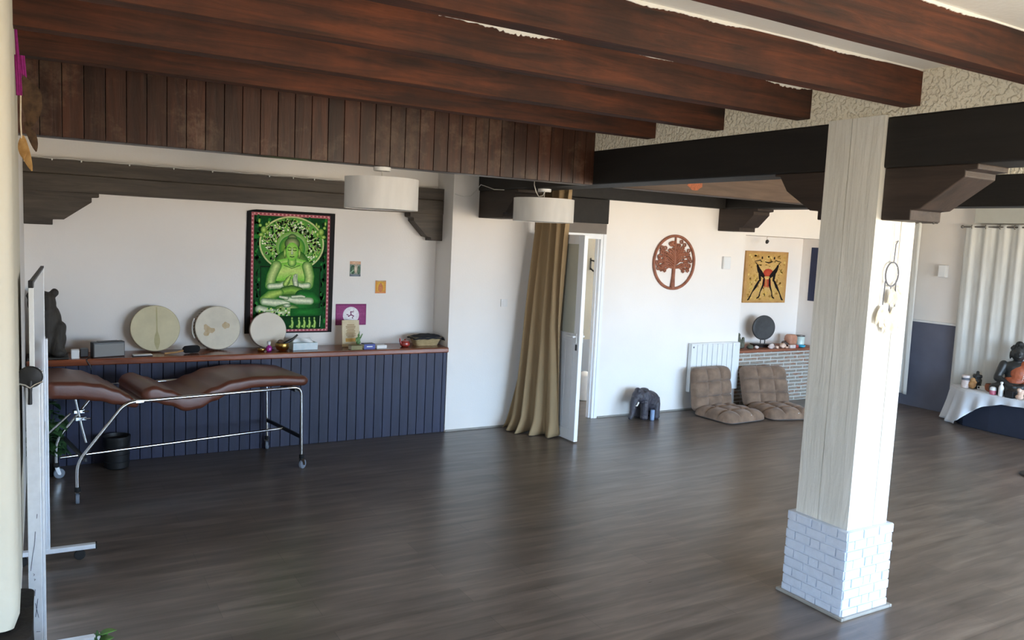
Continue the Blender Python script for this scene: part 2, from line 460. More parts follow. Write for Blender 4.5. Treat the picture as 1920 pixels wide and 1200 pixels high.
# ------------------------------------------------------------------ mesh builder
class MB:
    def __init__(s):
        s.v, s.f, s.m, s.t = [], [], [], []
        s.has_tone = False

    def add(s, verts, faces, m=0, tone=None):
        o = len(s.v)
        s.v += [Vector(p) for p in verts]
        s.f += [tuple(i + o for i in f) for f in faces]
        s.m += [m] * len(faces)
        if tone is None:
            s.t += [(1, 1, 1, 1)] * len(verts)
        else:
            s.has_tone = True
            s.t += tone if isinstance(tone, list) else [tone] * len(verts)
        return s

    def box(s, x0, x1, y0, y1, z0, z1, m=0, tone=None, mtx=None):
        vs = [Vector((x, y, z)) for z in (z0, z1) for y in (y0, y1) for x in (x0, x1)]
        if mtx is not None:
            vs = [mtx @ p for p in vs]
        return s.add(vs, [(0, 2, 3, 1), (4, 5, 7, 6), (0, 1, 5, 4), (2, 6, 7, 3), (0, 4, 6, 2), (1, 3, 7, 5)], m, tone)

    def prism(s, poly, fn, a, b, m=0, tone=None):
        """extrude a 2D polygon; fn(p, q, k) -> 3D point for extrusion value k"""
        n = len(poly)
        vs = [fn(p[0], p[1], a) for p in poly] + [fn(p[0], p[1], b) for p in poly]
        fs = [tuple(range(n))[::-1], tuple(range(n, 2 * n))]
        fs += [(i, (i + 1) % n, n + (i + 1) % n, n + i) for i in range(n)]
        return s.add(vs, fs, m, tone)

    def loft(s, rings, m=0, caps=True, closed=False, tone=None):
        n = len(rings[0])
        vs = [p for r in rings for p in r]
        fs = []
        k = len(rings)
        for i in range(k if closed else k - 1):
            a, b = i * n, ((i + 1) % k) * n
            for j in range(n):
                fs.append((a + j, a + (j + 1) % n, b + (j + 1) % n, b + j))
        if caps and not closed:
            fs.append(tuple(range(n))[::-1])
            fs.append(tuple(range((k - 1) * n, k * n)))
        return s.add(vs, fs, m, tone)

    def tube(s, path, r, seg=10, m=0, closed=False, flat=1.0):
        path = [Vector(p) for p in path]
        k = len(path)
        rs = r if isinstance(r, (list, tuple)) else [r] * k
        rings = []
        ref = None
        for i in range(k):
            a = path[(i - 1) % k] if (closed or i > 0) else path[i]
            b = path[(i + 1) % k] if (closed or i < k - 1) else path[i]
            t = (b - a).normalized()
            if ref is None:
                ref = Vector((0, 0, 1)) if abs(t.z) < 0.9 else Vector((1, 0, 0))
            u = t.cross(ref)
            if u.length < 1e-5:
                u = t.cross(Vector((0, 1, 0.3)))
            u.normalize()
            w = u.cross(t).normalized()
            ref = w
            rings.append([path[i] + rs[i] * (math.cos(2 * PI * j / seg) * u + flat * math.sin(2 * PI * j / seg) * w) for j in range(seg)])
        return s.loft(rings, m, caps=True, closed=closed)

    def lathe(s, prof, ctr, seg=24, mtx=None, m=0, caps=True):
        ctr = Vector(ctr)
        rings = []
        for (r, z) in prof:
            ring = []
            for j in range(seg):
                p = Vector((r * math.cos(2 * PI * j / seg), r * math.sin(2 * PI * j / seg), z))
                if mtx is not None:
                    p = mtx @ p
                ring.append(ctr + p)
            rings.append(ring)
        return s.loft(rings, m, caps)

    def ell(s, ctr, rad, mtx=None, seg=16, rings=10, m=0):
        ctr = Vector(ctr)
        rs = []
        for i in range(rings + 1):
            a = -PI / 2 + PI * i / rings
            k = max(math.cos(a), 0.02)
            ring = []
            for j in range(seg):
                p = Vector((rad[0] * k * math.cos(2 * PI * j / seg), rad[1] * k * math.sin(2 * PI * j / seg), rad[2] * math.sin(a)))
                if mtx is not None:
                    p = mtx @ p
                ring.append(ctr + p)
            rs.append(ring)
        return s.loft(rs, m, True)

    def cap(s, a, b, ra, rb, m=0, seg=12):
        """tapered limb with round ends"""
        a, b = Vector(a), Vector(b)
        s.tube([a, a.lerp(b, 0.33), a.lerp(b, 0.66), b], [ra, ra + (rb - ra) * .33, ra + (rb - ra) * .66, rb], seg, m)
        s.ell(a, (ra,) * 3, None, seg, 8, m)
        return s.ell(b, (rb,) * 3, None, seg, 8, m)

    def grid(s, fn, nu, nv, m=0, tonefn=None):
        vs = [fn(i / nu, j / nv) for j in range(nv + 1) for i in range(nu + 1)]
        fs = [(j * (nu + 1) + i, j * (nu + 1) + i + 1, (j + 1) * (nu + 1) + i + 1, (j + 1) * (nu + 1) + i) for j in range(nv) for i in range(nu)]
        tn = None
        if tonefn:
            tn = [tonefn(i / nu, j / nv) for j in range(nv + 1) for i in range(nu + 1)]
        return s.add(vs, fs, m, tn)

    def xform(s, mtx):
        s.v = [mtx @ p for p in s.v]
        return s

    def build(s, name, mats, parent=None, bevel=0.0, smooth=True, angle=40, solid=0.0, remesh=0.0, smoothit=0, sub=0, noisy=None):
        org = Vector(parent['_o']) if parent is not None and '_o' in parent else Vector((0, 0, 0))
        me = bpy.data.meshes.new(name)
        me.from_pydata([tuple(p - org) for p in s.v], [], s.f)
        if not isinstance(mats, (list, tuple)):
            mats = [mats]
        for k in mats:
            me.materials.append(M[k] if isinstance(k, str) else k)
        for p, k in zip(me.polygons, s.m):
            p.material_index = k
        if s.has_tone:
            at = me.color_attributes.new('Tone', 'FLOAT_COLOR', 'POINT')
            for i, t in enumerate(s.t):
                at.data[i].color = t
        bm = bmesh.new()
        bm.from_mesh(me)
        bmesh.ops.recalc_face_normals(bm, faces=bm.faces)
        bm.to_mesh(me)
        bm.free()
        if noisy:
            amp, sc = noisy
            for v in me.vertices:
                d = noise.noise_vector(v.co * sc)
                v.co += d * amp
        if smooth:
            for p in me.polygons:
                p.use_smooth = True
            if not remesh and not sub:
                me.set_sharp_from_angle(angle=R(angle))
        o = bpy.data.objects.new(name, me)
        COL.objects.link(o)
        if parent is not None:
            o.parent = parent
            if '_o' in parent:
                o['_o'] = parent['_o']
        if remesh:
            rm = o.modifiers.new('remesh', 'REMESH')
            rm.mode = 'VOXEL'
            rm.voxel_size = remesh
            rm.use_smooth_shade = True
        if smoothit:
            sm = o.modifiers.new('smooth', 'SMOOTH')
            sm.iterations = smoothit
            sm.factor = 0.5
        if bevel:
            bv = o.modifiers.new('bevel', 'BEVEL')
            bv.width = bevel
            bv.segments = 2
            bv.limit_method = 'ANGLE'
            bv.angle_limit = R(50)
        if solid:
            so = o.modifiers.new('thickness', 'SOLIDIFY')
            so.thickness = solid
            so.offset = 0
        if sub:
            ss = o.modifiers.new('subdivision', 'SUBSURF')
            ss.levels = sub
            ss.render_levels = sub
        return o


def thing(name, label, cat, loc=(0, 0, 0), rotz=0.0, group=None, local=False):
    """an Empty at the thing's base; parts are given in world coordinates unless local"""
    o = bpy.data.objects.new(name, None)
    COL.objects.link(o)
    o.empty_display_size = 0.05
    o.location = loc
    o.rotation_euler = (0, 0, rotz)
    o['label'] = label
    o['category'] = cat
    if group:
        o['group'] = group
    if not local:
        o['_o'] = tuple(loc)
    return o


def tag(o, label, cat, group=None):
    o['label'] = label
    o['category'] = cat
    if group:
        o['group'] = group
    return o


def struct(o):
    o['kind'] = 'structure'
    return o


def rrect(cx, cz, w, h, r, n=4):
    pts = []
    for (sx, sz, a0) in ((1, 1, 0), (-1, 1, 90), (-1, -1, 180), (1, -1, 270)):
        for i in range(n + 1):
            a = R(a0 + 90 * i / n)
            pts.append((cx + sx * (w / 2 - r) + r * math.cos(a), cz + sz * (h / 2 - r) + r * math.sin(a)))
    return pts


XZ = lambda p, q, k: (p, k, q)
YZ = lambda p, q, k: (k, p, q)
XY = lambda p, q, k: (p, q, k)

# ------------------------------------------------------------------ room shell
XW, YW, ZC = 10.35, 7.40, 3.0

struct(MB().box(-2.7, 10.8, -1.9, 9.2, -0.1, 0.0).build('floor', 'floor', smooth=False))
struct(MB().box(-2.7, 10.8, -1.9, 9.2, ZC, ZC + 0.1).build('ceiling', 'ceiling', smooth=False))
struct(MB().box(-0.12, 3.63, 7.775, 7.9, 0, ZC).build('wall_niche', 'wall', smooth=False))
w = MB()
w.box(3.63, 4.62, YW, 7.9, 0, ZC)
w.box(4.62, 5.578, YW, 7.52, 2.14, ZC)
w.box(5.578, 7.81, YW, 7.52, 0, ZC)
w.box(7.69, 7.81, 7.52, 7.97, 0, ZC)
struct(MB().box(7.81, 9.44, YW, 7.97, 2.222, ZC).build('wall_recess_head', 'wall', smooth=False))
struct(MB().box(7.81, 9.44, 7.85, 7.97, 0, 2.222).build('wall_recess', 'wall', smooth=False))
struct(MB().box(9.44, 10.35, YW, 7.97, 0, ZC).build('wall_corner', 'wall', smooth=False))
struct(w.build('wall_back', 'wall', smooth=False))
struct(MB().box(-0.3, -0.105, 4.7, 7.9, 0, ZC).build('wall_left', 'wall', smooth=False))
# the rounded end of the left wall nearest the camera, chipped at its foot
we = MB()
prof = rrect(-0.4815, 0, 0.8, 1.2, 0.03)
rings = []
for z in (0.44, 0.5, 0.56, 0.7, 1.2, 1.8, 2.4, ZC):
    rings.append([Vector((p[0] - (0.02 if z < 0.47 else 0), 4.1 + p[1], z + (0.03 * noise.noise(Vector((p[0] * 9, p[1] * 7, 0))) if z < 0.47 else 0))) for p in prof])
we.loft(rings)
struct(we.build('wall_end', 'oldwhite'))
wr = MB()
wr.box(XW, XW + 0.12, -1.8, 7.97, 0, ZC)
struct(wr.build('wall_right', 'wall', smooth=False))
wf = MB()
WX0, WX1 = 3.2, 10.1
wf.box(-2.7, WX0, -1.85, -1.7, 0, ZC)
wf.box(WX1, 10.5, -1.85, -1.7, 0, ZC)
wf.box(WX0, WX1, -1.85, -1.7, 0, 0.35)
wf.box(WX0, WX1, -1.85, -1.7, 2.45, ZC)
struct(wf.build('wall_front', 'wall', smooth=False))
ws = MB()
ws.box(-2.7, -2.6, -1.85, -0.2, 0, ZC)
ws.box(-2.7, -2.6, 1.4, 4.1, 0, ZC)
ws.box(-2.7, -2.6, -0.2, 1.4, 0, 0.3)
ws.box(-2.7, -2.6, -0.2, 1.4, 2.45, ZC)
ws.box(-2.6, -0.9, 4.0, 4.1, 0, ZC)
struct(ws.build('wall_side', 'wall', smooth=False))
# window behind the camera: frame with mullions and panes
win = bpy.data.objects.new('window_1', None)
COL.objects.link(win)
win.location = (6.45, -1.78, 0.35)
win['_o'] = (6.45, -1.78, 0.35)
struct(win)
f = MB()
f.box(WX0, WX1, -1.83, -1.74, 0.35, 0.42)
f.box(WX0, WX1, -1.83, -1.74, 2.38, 2.45)
WS = (WX1 - WX0 - 0.07) / 5
for i in range(6):
    x = WX0 + i * WS
    f.box(x, x + 0.07, -1.83, -1.74, 0.35, 2.45)
f.build('window_frame', 'pvc', win, smooth=False)
for i in range(5):
    x = WX0 + 0.07 + i * WS
    MB().box(x, x + WS - 0.07, -1.788, -1.782, 0.42, 2.38).build('window_pane', 'winglass', win, smooth=False)

win2 = bpy.data.objects.new('window_2', None)
COL.objects.link(win2)
win2.location = (-2.66, 0.6, 0.3)
win2['_o'] = (-2.66, 0.6, 0.3)
struct(win2)
f = MB()
f.box(-2.69, -2.61, -0.2, 1.4, 0.3, 0.37)
f.box(-2.69, -2.61, -0.2, 1.4, 2.38, 2.45)
for i in range(3):
    y = -0.2 + i * 0.765
    f.box(-2.69, -2.61, y, y + 0.07, 0.3, 2.45)
f.build('window_frame', 'pvc', win2, smooth=False)
for i in range(2):
    y = -0.13 + i * 0.765
    MB().box(-2.653, -2.647, y, y + 0.695, 0.37, 2.38).build('window_pane', 'winglass', win2, smooth=False)

# plaster upstands above the two cross beams
struct(MB().box(3.91, 4.21, -1.7, 5.42, 2.78, ZC).build('wall_above_beam', 'stipple', smooth=False))
struct(MB().box(7.3, 7.6, -1.7, 7.4, 2.80, ZC).build('wall_above_far_beam', 'stipple', smooth=False))
# corridor behind the door
cw = MB()
cw.box(4.5, 7.6, 8.62, 8.72, 0.745, ZC)
cw.box(4.5, 4.62, 7.9, 8.72, 0, ZC)
struct(cw.build('wall_corridor', 'corrwall', smooth=False))
struct(MB().box(4.5, 7.6, 8.615, 8.72, 0, 0.745).build('wall_corridor_dado', 'corrgrey', smooth=False))
# thin floor trim along the white walls
struct(MB().box(3.635, 4.6, 7.385, 7.40, 0, 0.016).build('trim_1', 'greytrim', smooth=False))
struct(MB().box(5.60, 7.80, 7.385, 7.40, 0, 0.016).build('trim_2', 'greytrim', smooth=False))

# ------------------------------------------------------------------ joists, beams, header
ORD = ['first ceiling joist out from the planked header, shortest visible end',
       'second ceiling joist out from the planked header, with bare edges',
       'third ceiling joist from the planked header, torn white plaster along its top',
       'fourth ceiling joist from the planked header, strip of white ceiling showing above',
       'fifth ceiling joist from the planked header, cut by the top right corner']
for k, y in enumerate((4.655, 3.97, 3.275, 2.59, 1.90)):
    b = MB()
    n = 40
    rings = []
    tn = random.uniform(0.8, 1.05)
    for i in range(n + 1):
        x = -0.11 + (3.93 + 0.11) * i / n
        if k > 3:
            x = -2.55 + (3.93 + 2.55) * i / n
        j = 0.004 * noise.noise(Vector((x * 2.1, y, 0)))
        rings.append([Vector((x, y + j, 2.82 + j)), Vector((x, y + 0.095 + j, 2.82 + j)), Vector((x, y + 0.095, 3.002)), Vector((x, y, 3.002))])
    b.loft(rings, tone=(tn * 1.05, tn, tn, 1))
    o = b.build('ceiling_joist', 'joist', bevel=0.0025, smooth=False)
    tag(o, 'dark red-brown timber, ' + ORD[k], 'joist', 'ceiling joists')
    if k in (2, 3, 4):
        sm = MB()
        x = {2: 1.5, 3: 1.6, 4: 2.0}[k]
        vs, fs = [], []
        rs = random.Random(k)
        nn = 260
        for i in range(nn + 1):
            xx = x + (3.905 - x) * i / nn
            hgt = 0.007 + 0.022 * max(0, noise.noise(Vector((xx * 2.3, k * 3.7, 0))) + .15) * (0.6 + 0.9 * rs.random())
            vs += [(xx, y - 0.0045, 3.0), (xx, y - 0.0045, 3.0 - hgt), (xx, y + .004, 3.0 - hgt), (xx, y + .004, 3.0)]
            if i:
                q = 4 * (i - 1)
                fs += [(q + a_, q + (a_ + 1) % 4, q + 4 + (a_ + 1) % 4, q + 4 + a_) for a_ in range(4)]
        sm.add(vs, fs)
        sm.build('plaster_smear', 'ceiling', o, smooth=False)

# planked header
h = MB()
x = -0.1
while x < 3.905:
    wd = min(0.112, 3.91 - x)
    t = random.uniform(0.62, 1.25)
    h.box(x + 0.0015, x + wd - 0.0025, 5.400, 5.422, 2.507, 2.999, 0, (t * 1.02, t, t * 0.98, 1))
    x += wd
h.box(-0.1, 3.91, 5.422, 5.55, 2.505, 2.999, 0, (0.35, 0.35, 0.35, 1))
tag(h.build('planked_header', 'plank', bevel=0.002, smooth=False), 'long header clad in worn dark upright planks with painted sheen, hung across the room on the left', 'header')


def corbel_poly(L=0.51):
    return [(0, 0), (L, 0), (L, .05), (L + .05, .055), (L + .21, .2), (L + .21, .238), (L + .27, .245), (L + .27, .275), (0, .275)]


# main cross beam with corbels
mbm = thing('cross_beam', 'black main ceiling beam running through the white pillar', 'beam', (4.06, 3.0, 2.51))
b = MB()
b.box(3.91, 4.21, -1.6, 2.77, 2.51, 2.782)
b.box(3.91, 4.21, 3.115, 7.40, 2.51, 2.782)
b.box(3.93, 4.19, 2.77, 3.115, 2.51, 2.7)
b.build('beam', 'beamy', mbm, bevel=0.012, smooth=False, noisy=(0.003, 1.7))
P0 = corbel_poly(0.36)
for (y0, s_) in ((7.40, -1), (3.12, 1), (2.765, -1)):
    cb = MB()
    LP = corbel_poly(0.51) if y0 == 7.40 else ([(0, 0), (.17, 0), (.17, .055), (.22, .06), (.44, .215), (.44, .245), (.50, .25), (.50, .278), (0, .278)] if s_ < 0 else [(0, 0), (.06, 0), (.06, .05), (.12, .055), (.3, .17), (.36, .26), (.4, .262), (.4, .278), (0, .278)])
    cb.prism([(y0 + s_ * p, 2.235 + q) for p, q in LP], YZ, 3.925, 4.195)
    o = cb.build('corbel', 'corbel', mbm, bevel=0.006, smooth=False)
    o['label'] = 'stepped dark corbel carrying the beam'

# header continuing past the main beam, with an orange knot
hb = thing('header_beam', 'grey-brown beam with an orange knot, beyond the main beam', 'beam', (5.7, 5.45, 2.505))
MB().box(4.21, 7.3, 5.40, 5.55, 2.507, 2.78).build('beam', 'beamb', hb, bevel=0.012, smooth=False)
k = MB()
k.prism([(5.02 + .085 * math.cos(2 * PI * i / 16) * (1 + .15 * math.sin(3 * i)), 2.60 + .062 * math.sin(2 * PI * i / 16)) for i in range(16)], XZ, 5.398, 5.402)
o = k.build('knot', 'knot', hb, smooth=False)
o['label'] = 'orange knot'

# beam along the door wall, lintel over the door
wb = MB().box(4.21, 7.3, 7.28, 7.40, 2.522, 2.80)
tag(wb.build('wall_plate_beam', 'beamy', bevel=0.01, smooth=False), 'black beam lying along the white wall above the carved tree disc', 'beam')
lt = MB().box(4.30, 5.578, 7.36, 7.40, 2.25, 2.522)
lt2 = lt.build('door_lintel', 'beamy', bevel=0.006, smooth=False)
tag(lt2, 'dark timber lintel above the white glazed door', 'lintel')

# far cross beam over the right half, with its corbel
fb = thing('cross_beam', 'black ceiling beam farther right, beyond the white pillar', 'beam', (7.45, 4.0, 2.52))
MB().box(7.3, 7.6, -1.6, 7.40, 2.522, 2.80).build('beam', 'beamy', fb, bevel=0.012, smooth=False)
cb = MB()
cb.prism([(7.40 - p, 2.25 + q) for p, q in corbel_poly(0.36)], YZ, 7.31, 7.58)
o = cb.build('corbel', 'corbel', fb, bevel=0.006, smooth=False)

# niche beam with two corbels
nb = thing('niche_beam', 'weathered black beam across the white wall above the counter', 'beam', (1.8, 7.7, 2.25))
b = MB()
rings = []
for i in range(61):
    x = -0.105 + (3.735 - 0.0) * i / 60 * (3.73 + 0.105) / 3.835
    x = -0.105 + 3.735 * i / 60
    j = 0.006 * noise.noise(Vector((x * 1.6, 0, 3)))
    g = 0.008
    rings.append([Vector((x, 7.62, 2.252 + j)), Vector((x, 7.775, 2.252 + j)), Vector((x, 7.775, 2.512)), Vector((x, 7.62, 2.512 + j)),
                  Vector((x, 7.62, 2.40 + j)), Vector((x, 7.62 + g, 2.394 + j)), Vector((x, 7.62, 2.388 + j))])
b.loft(rings)
b.build('beam', 'beamx', nb, smooth=False)
cl = MB()
cl.prism([(-0.105 + p, 1.977 + q) for p, q in [(0, 0), (.205, 0), (.205, .045), (.285, .048), (.49, .2), (.49, .24), (.545, .243), (.545, .278), (0, .278)]], XZ, 7.625, 7.775)
cl.build('corbel', 'beamx', nb, bevel=0.005, smooth=False)
cr = MB()
cr.prism([(3.63 - p, 1.977 + q) for p, q in [(0, 0), (.13, 0), (.13, .03), (.18, .04), (.33, .195), (.33, .225), (.37, .235), (.37, .278), (0, .278)]], XZ, 7.625, 7.775)
cr.build('corbel', 'beamx', nb, bevel=0.005, smooth=False)
# string of tiny bulbs lying along the beam
sl = thing('string_lights', 'thin pale string of tiny bulbs along the top of the niche beam', 'string lights', (1.2, 7.61, 2.52))
pth = []
for i in range(80):
    x = -0.1 + 2.9 * i / 79
    pth.append((x, 7.612 - 0.003 * math.sin(i), 2.519 + 0.005 * math.sin(i * 0.9) + 0.004 * noise.noise(Vector((x * 5, 1, 1)))))
MB().tube(pth, 0.0028, 6).build('wire', 'whitecord', sl)
for x in (0.10, 0.31, 0.67, 1.02, 1.34, 1.84, 2.06, 2.26, 2.6):
    MB().ell((x, 7.606, 2.508), (0.006, 0.006, 0.010), None, 8, 6).build('bulb', 'bulb', sl)

# ------------------------------------------------------------------ pillar
pl = thing('pillar', 'white painted timber pillar with a brick foot, right of centre', 'pillar', (4.06, 2.94, 0))
s_ = MB()
# two boards per face with a dark groove between them
x0, x1, y0, y1 = 3.885, 4.235, 2.765, 3.12
g, gd = 0.004, 0.012
ym, xm = 2.965, 4.11
poly = [(x0, y0), (xm - g, y0), (xm, y0 + gd), (xm + g, y0), (x1, y0), (x1, ym - g), (x1 - gd, ym), (x1, ym + g), (x1, y1), (xm + g, y1), (xm, y1 - gd), (xm - g, y1), (x0, y1), (x0, ym + g), (x0 + gd, ym), (x0, ym - g)]
rings = []
for z in [0.49 + (2.79 - 0.49) * i / 12 for i in range(13)]:
    rings.append([Vector((p[0] + 0.002 * noise.noise(Vector((z * 2, p[0] * 3, p[1] * 5))), p[1], z)) for p in poly])
s_.loft(rings)
s_.build('shaft', 'paintwood', pl, smooth=False)
bb = MB()
BX0, BX1, BY0, BY1 = 3.856, 4.262, 2.735, 3.155
bb.box(BX0 + 0.0065, BX1 - 0.0065, BY0 + 0.0065, BY1 - 0.0065, 0.0, 0.492)
rnd = random.Random(3)
nc = 9
hh = 0.505 / nc


def brick_face(a0, a1, emit, odd):
    a = a0
    if odd:
        ls = [0.075, 0.12, 0.075, 0.12, 0.075]
    else:
        ls = [0.14, 0.14, 0.14]
    tot = sum(ls)
    for L in ls:
        L = L * (a1 - a0) / tot
        emit(a, a + L)
        a += L


for k in range(nc):
    z0, z1 = k * hh + 0.003, (k + 1) * hh - 0.003
    odd = k % 2 == 0
    pr = 0.006 if odd else 0.0
    def ex(face):
        def e(a, b_):
            j = rnd.uniform(-0.002, 0.003) + pr * 0.6
            d = rnd.uniform(0.002, 0.0045)
            if face == 0:
                bb.box(BX0 - j, BX0 + 0.03, a + d, b_ - d, z0, z1)
            elif face == 1:
                bb.box(a + d, b_ - d, BY0 - j, BY0 + 0.03, z0, z1)
            elif face == 2:
                bb.box(BX1 - 0.03, BX1 + j, a + d, b_ - d, z0, z1)
            else:
                bb.box(a + d, b_ - d, BY1 - 0.03, BY1 + j, z0, z1)
        return e
    brick_face(BY0, BY1, ex(0), odd)
    brick_face(BX0, BX1, ex(1), not odd)
    brick_face(BY0, BY1, ex(2), odd)
    brick_face(BX0, BX1, ex(3), not odd)
bb.box(BX0 + 0.004, BX1 - 0.004, BY0 + 0.004, BY1 - 0.004, 0.485, 0.503)
bb.build('brick_foot', 'paintbrick', pl, bevel=0.004, smooth=False)
t = MB()
for (a, b_, c_, d_) in ((BX0 - .024, BX0 - .004, BY0 - .024, BY1 + .024), (BX1 + .004, BX1 + .024, BY0 - .024, BY1 + .024), (BX0 - .004, BX1 + .004, BY0 - .024, BY0 - .004), (BX0 - .004, BX1 + .004, BY1 + .004, BY1 + .024)):
    t.box(a, b_, c_, d_, 0, 0.018)
t.build('floor_trim', 'greytrim', pl, bevel=0.004, smooth=False)


# feather helper: a curved vane with thickness
def feather(mb, base, tip, width, bend=(0, 0, 0), m=0, n=8):
    base, tip, bend = Vector(base), Vector(tip), Vector(bend)
    d = (tip - base).normalized()
    u = d.cross(Vector((0.3, 1, 0.1))).normalized()
    w_ = d.cross(u).normalized()
    rings = []
    for i in range(n + 1):
        t_ = i / n
        p = base.lerp(tip, t_) + bend * math.sin(PI * t_)
        wv = width * max(0.06, math.sin(PI * min(1, t_ * 0.92 + 0.06)) ** 0.7)
        rings.append([p + u * wv, p + w_ * 0.0025, p - u * wv, p - w_ * 0.0025])
    mb.loft(rings, m)


# dreamcatcher on the pillar
dc = thing('dreamcatcher', 'small dreamcatcher with cream feathers hanging on the bright pillar face', 'dreamcatcher', (4.0, 2.75, 2.2))
dx, dy, dz = 4.045, 2.748, 1.945
MB().tube([(dx + .056 * math.cos(2 * PI * i / 28), dy, dz + .066 * math.sin(2 * PI * i / 28)) for i in range(28)], 0.0042, 8, closed=True).build('hoop', 'greycord', dc)
wb_ = MB()
for i in range(9):
    a, b2 = 2 * PI * i / 9, 2 * PI * (i + 2) / 9
    wb_.tube([(dx + .053 * math.cos(a), dy, dz + .063 * math.sin(a)), (dx + .03 * math.cos((a + b2) / 2), dy, dz + .035 * math.sin((a + b2) / 2)), (dx + .053 * math.cos(b2), dy, dz + .063 * math.sin(b2))], 0.0008, 5)
    wb_.tube([(dx + .03 * math.cos((a + b2) / 2), dy, dz + .035 * math.sin((a + b2) / 2)), (dx + .006 * math.cos(a), dy, dz + .006 * math.sin(a))], 0.0008, 5)
wb_.build('web', 'whitecord', dc)
MB().tube([(dx + .006, dy, dz + .066), (dx + .016, dy + .004, dz + .14), (dx + .02, dy + .006, dz + .165), (dx + .045, dy + .012, dz + .185)], 0.003, 8).build('hanging_cord', 'greycord', dc)
MB().tube([(dx - .002, dy, dz + .066), (dx - .004, dy + .006, dz + .20), (dx - .003, dy + .010, dz + .278)], 0.002, 8).build('hanging_cord', 'whitecord', dc)
for (ox, top, bot, wd) in ((-.062, -.035, -.19, 1), (0.0, -.07, -.235, 1), (.048, -.035, -.20, 1)):
    MB().tube([(dx + ox * .85, dy, dz + top), (dx + ox, dy - .002, dz + bot)], 0.0035, 6).build('strand', 'greycord', dc)
    fm = MB()
    for q in range(5):
        a = R(-60 + 30 * q)
        feather(fm, (dx + ox, dy - .003, dz + bot + .02), (dx + ox + .055 * math.sin(a), dy - .006 - .01 * (q % 2), dz + bot - .105 * math.cos(a * .6)), 0.017, (0.01 * math.sin(a), -.006, 0))
    fm.build('feathers', 'feather', dc)
fm = MB()
for q in range(5):
    feather(fm, (dx + .0, dy - .004, dz - .08), (dx - .03 + .018 * q, dy - .012, dz - .16 - .01 * (q % 2)), 0.016, (0, -.008, 0))
feather(fm, (dx + .05, dy - .004, dz - .06), (dx + .085, dy - .012, dz - .115), 0.012)
fm.build('feathers', 'feather', dc)

# ------------------------------------------------------------------ pendant lamps


def pendant(cx, cy, zb, zt, r, zcan, label):
    t_ = thing('pendant_lamp', label, 'lamp', (cx, cy, zcan), group='white drum pendant lamps')
    s1 = MB()
    n = 48
    pr = [(r, zb), (r, zt), (r - .004, zt), (r - .004, zb)]
    rings = [[Vector((cx + q * math.cos(2 * PI * j / n), cy + q * math.sin(2 * PI * j / n), z)) for (q, z) in pr] for j in range(n)]
    s1.loft(rings, closed=True)
    s1.build('lamp_shade', 'shade', t_)
    MB().lathe([(r - .004, zb + .004), (r - .004, zb + .008), (.02, zb + .008), (.02, zb + .004)], (cx, cy, 0), 40).build('diffuser', 'shade', t_)
    MB().lathe([(.02, zcan - .03), (.058, zcan - .028), (.062, zcan - .022), (.062, zcan - .001)], (cx, cy, 0), 28).build('canopy', 'whiteplastic', t_)
    MB().tube([(cx, cy, zcan - .03), (cx, cy, zt - .06)], .004, 8).build('cord', 'whitecord', t_)
    sp = MB()
    for q in range(3):
        a = 2 * PI * q / 3
        sp.tube([(cx, cy, zt - .05), (cx + (r - .003) * math.cos(a), cy + (r - .003) * math.sin(a), zt - .012)], .0025, 6)
    sp.lathe([(.02, zt - .1), (.024, zt - .09), (.024, zt - .045), (.012, zt - .04)], (cx, cy, 0), 16)
    sp.build('shade_holder', 'whiteplastic', t_)
    return t_


pendant(2.12, 5.49, 2.205, 2.425, 0.262, 2.505, 'larger white drum pendant lamp, hanging in front of the niche beam')
p2 = pendant(4.05, 6.35, 2.205, 2.418, 0.282, 2.51, 'smaller-looking white drum pendant lamp, hanging in front of the beige curtain')
MB().tube([(3.905, 6.30, 2.565), (3.88, 6.26, 2.53), (3.89, 6.24, 2.47), (3.92, 6.24, 2.43), (3.97, 6.25, 2.44), (4.02, 6.30, 2.485), (4.03, 6.33, 2.492)], .004, 8).build('feed_cable', 'whitecord', p2)
MB().tube([(3.50, 7.39, 2.41), (3.72, 7.385, 2.40), (3.82, 7.375, 2.43), (3.90, 7.30, 2.48), (3.905, 7.15, 2.56), (3.90, 7.02, 2.52), (3.903, 6.85, 2.49), (3.905, 6.7, 2.485)], .004, 8)
lc = MB().tube([(3.64, 7.392, 2.46), (3.74, 7.39, 2.44), (3.82, 7.385, 2.45), (3.87, 7.38, 2.50), (3.90, 7.33, 2.57), (3.902, 7.22, 2.55), (3.903, 7.05, 2.515), (3.903, 6.85, 2.505)], .004, 8)
tag(lc.build('loose_cable', 'whitecord'), 'loose pale cable looped at the corner of wall and main beam', 'cable')

# ------------------------------------------------------------------ counter
cf = MB()
x = -0.1
rr = random.Random(5)
while x < 3.62:
    wd = min(0.092, 3.625 - x)
    t_ = rr.uniform(0.86, 1.1)
    cf.box(x + 0.002, x + wd - 0.003, 7.40, 7.418, 0.0, 0.84, 0, (t_, t_, t_, 1))
    x += wd
cf.box(-0.1, 3.61, 7.418, 7.75, 0.0, 0.838, 0, (0.5, 0.5, 0.5, 1))
tag(cf.build('counter_front', 'navy', bevel=0.0025, smooth=False), 'navy counter front of upright boards below the brown worktop', 'counter')
wt = MB()
wt.box(-0.1, 3.622, 7.35, 7.765, 0.84, 0.895)
tag(wt.build('worktop', 'worktop', bevel=0.012, smooth=False), 'long polished red-brown wooden worktop on the navy counter', 'worktop')
ZT = 0.895


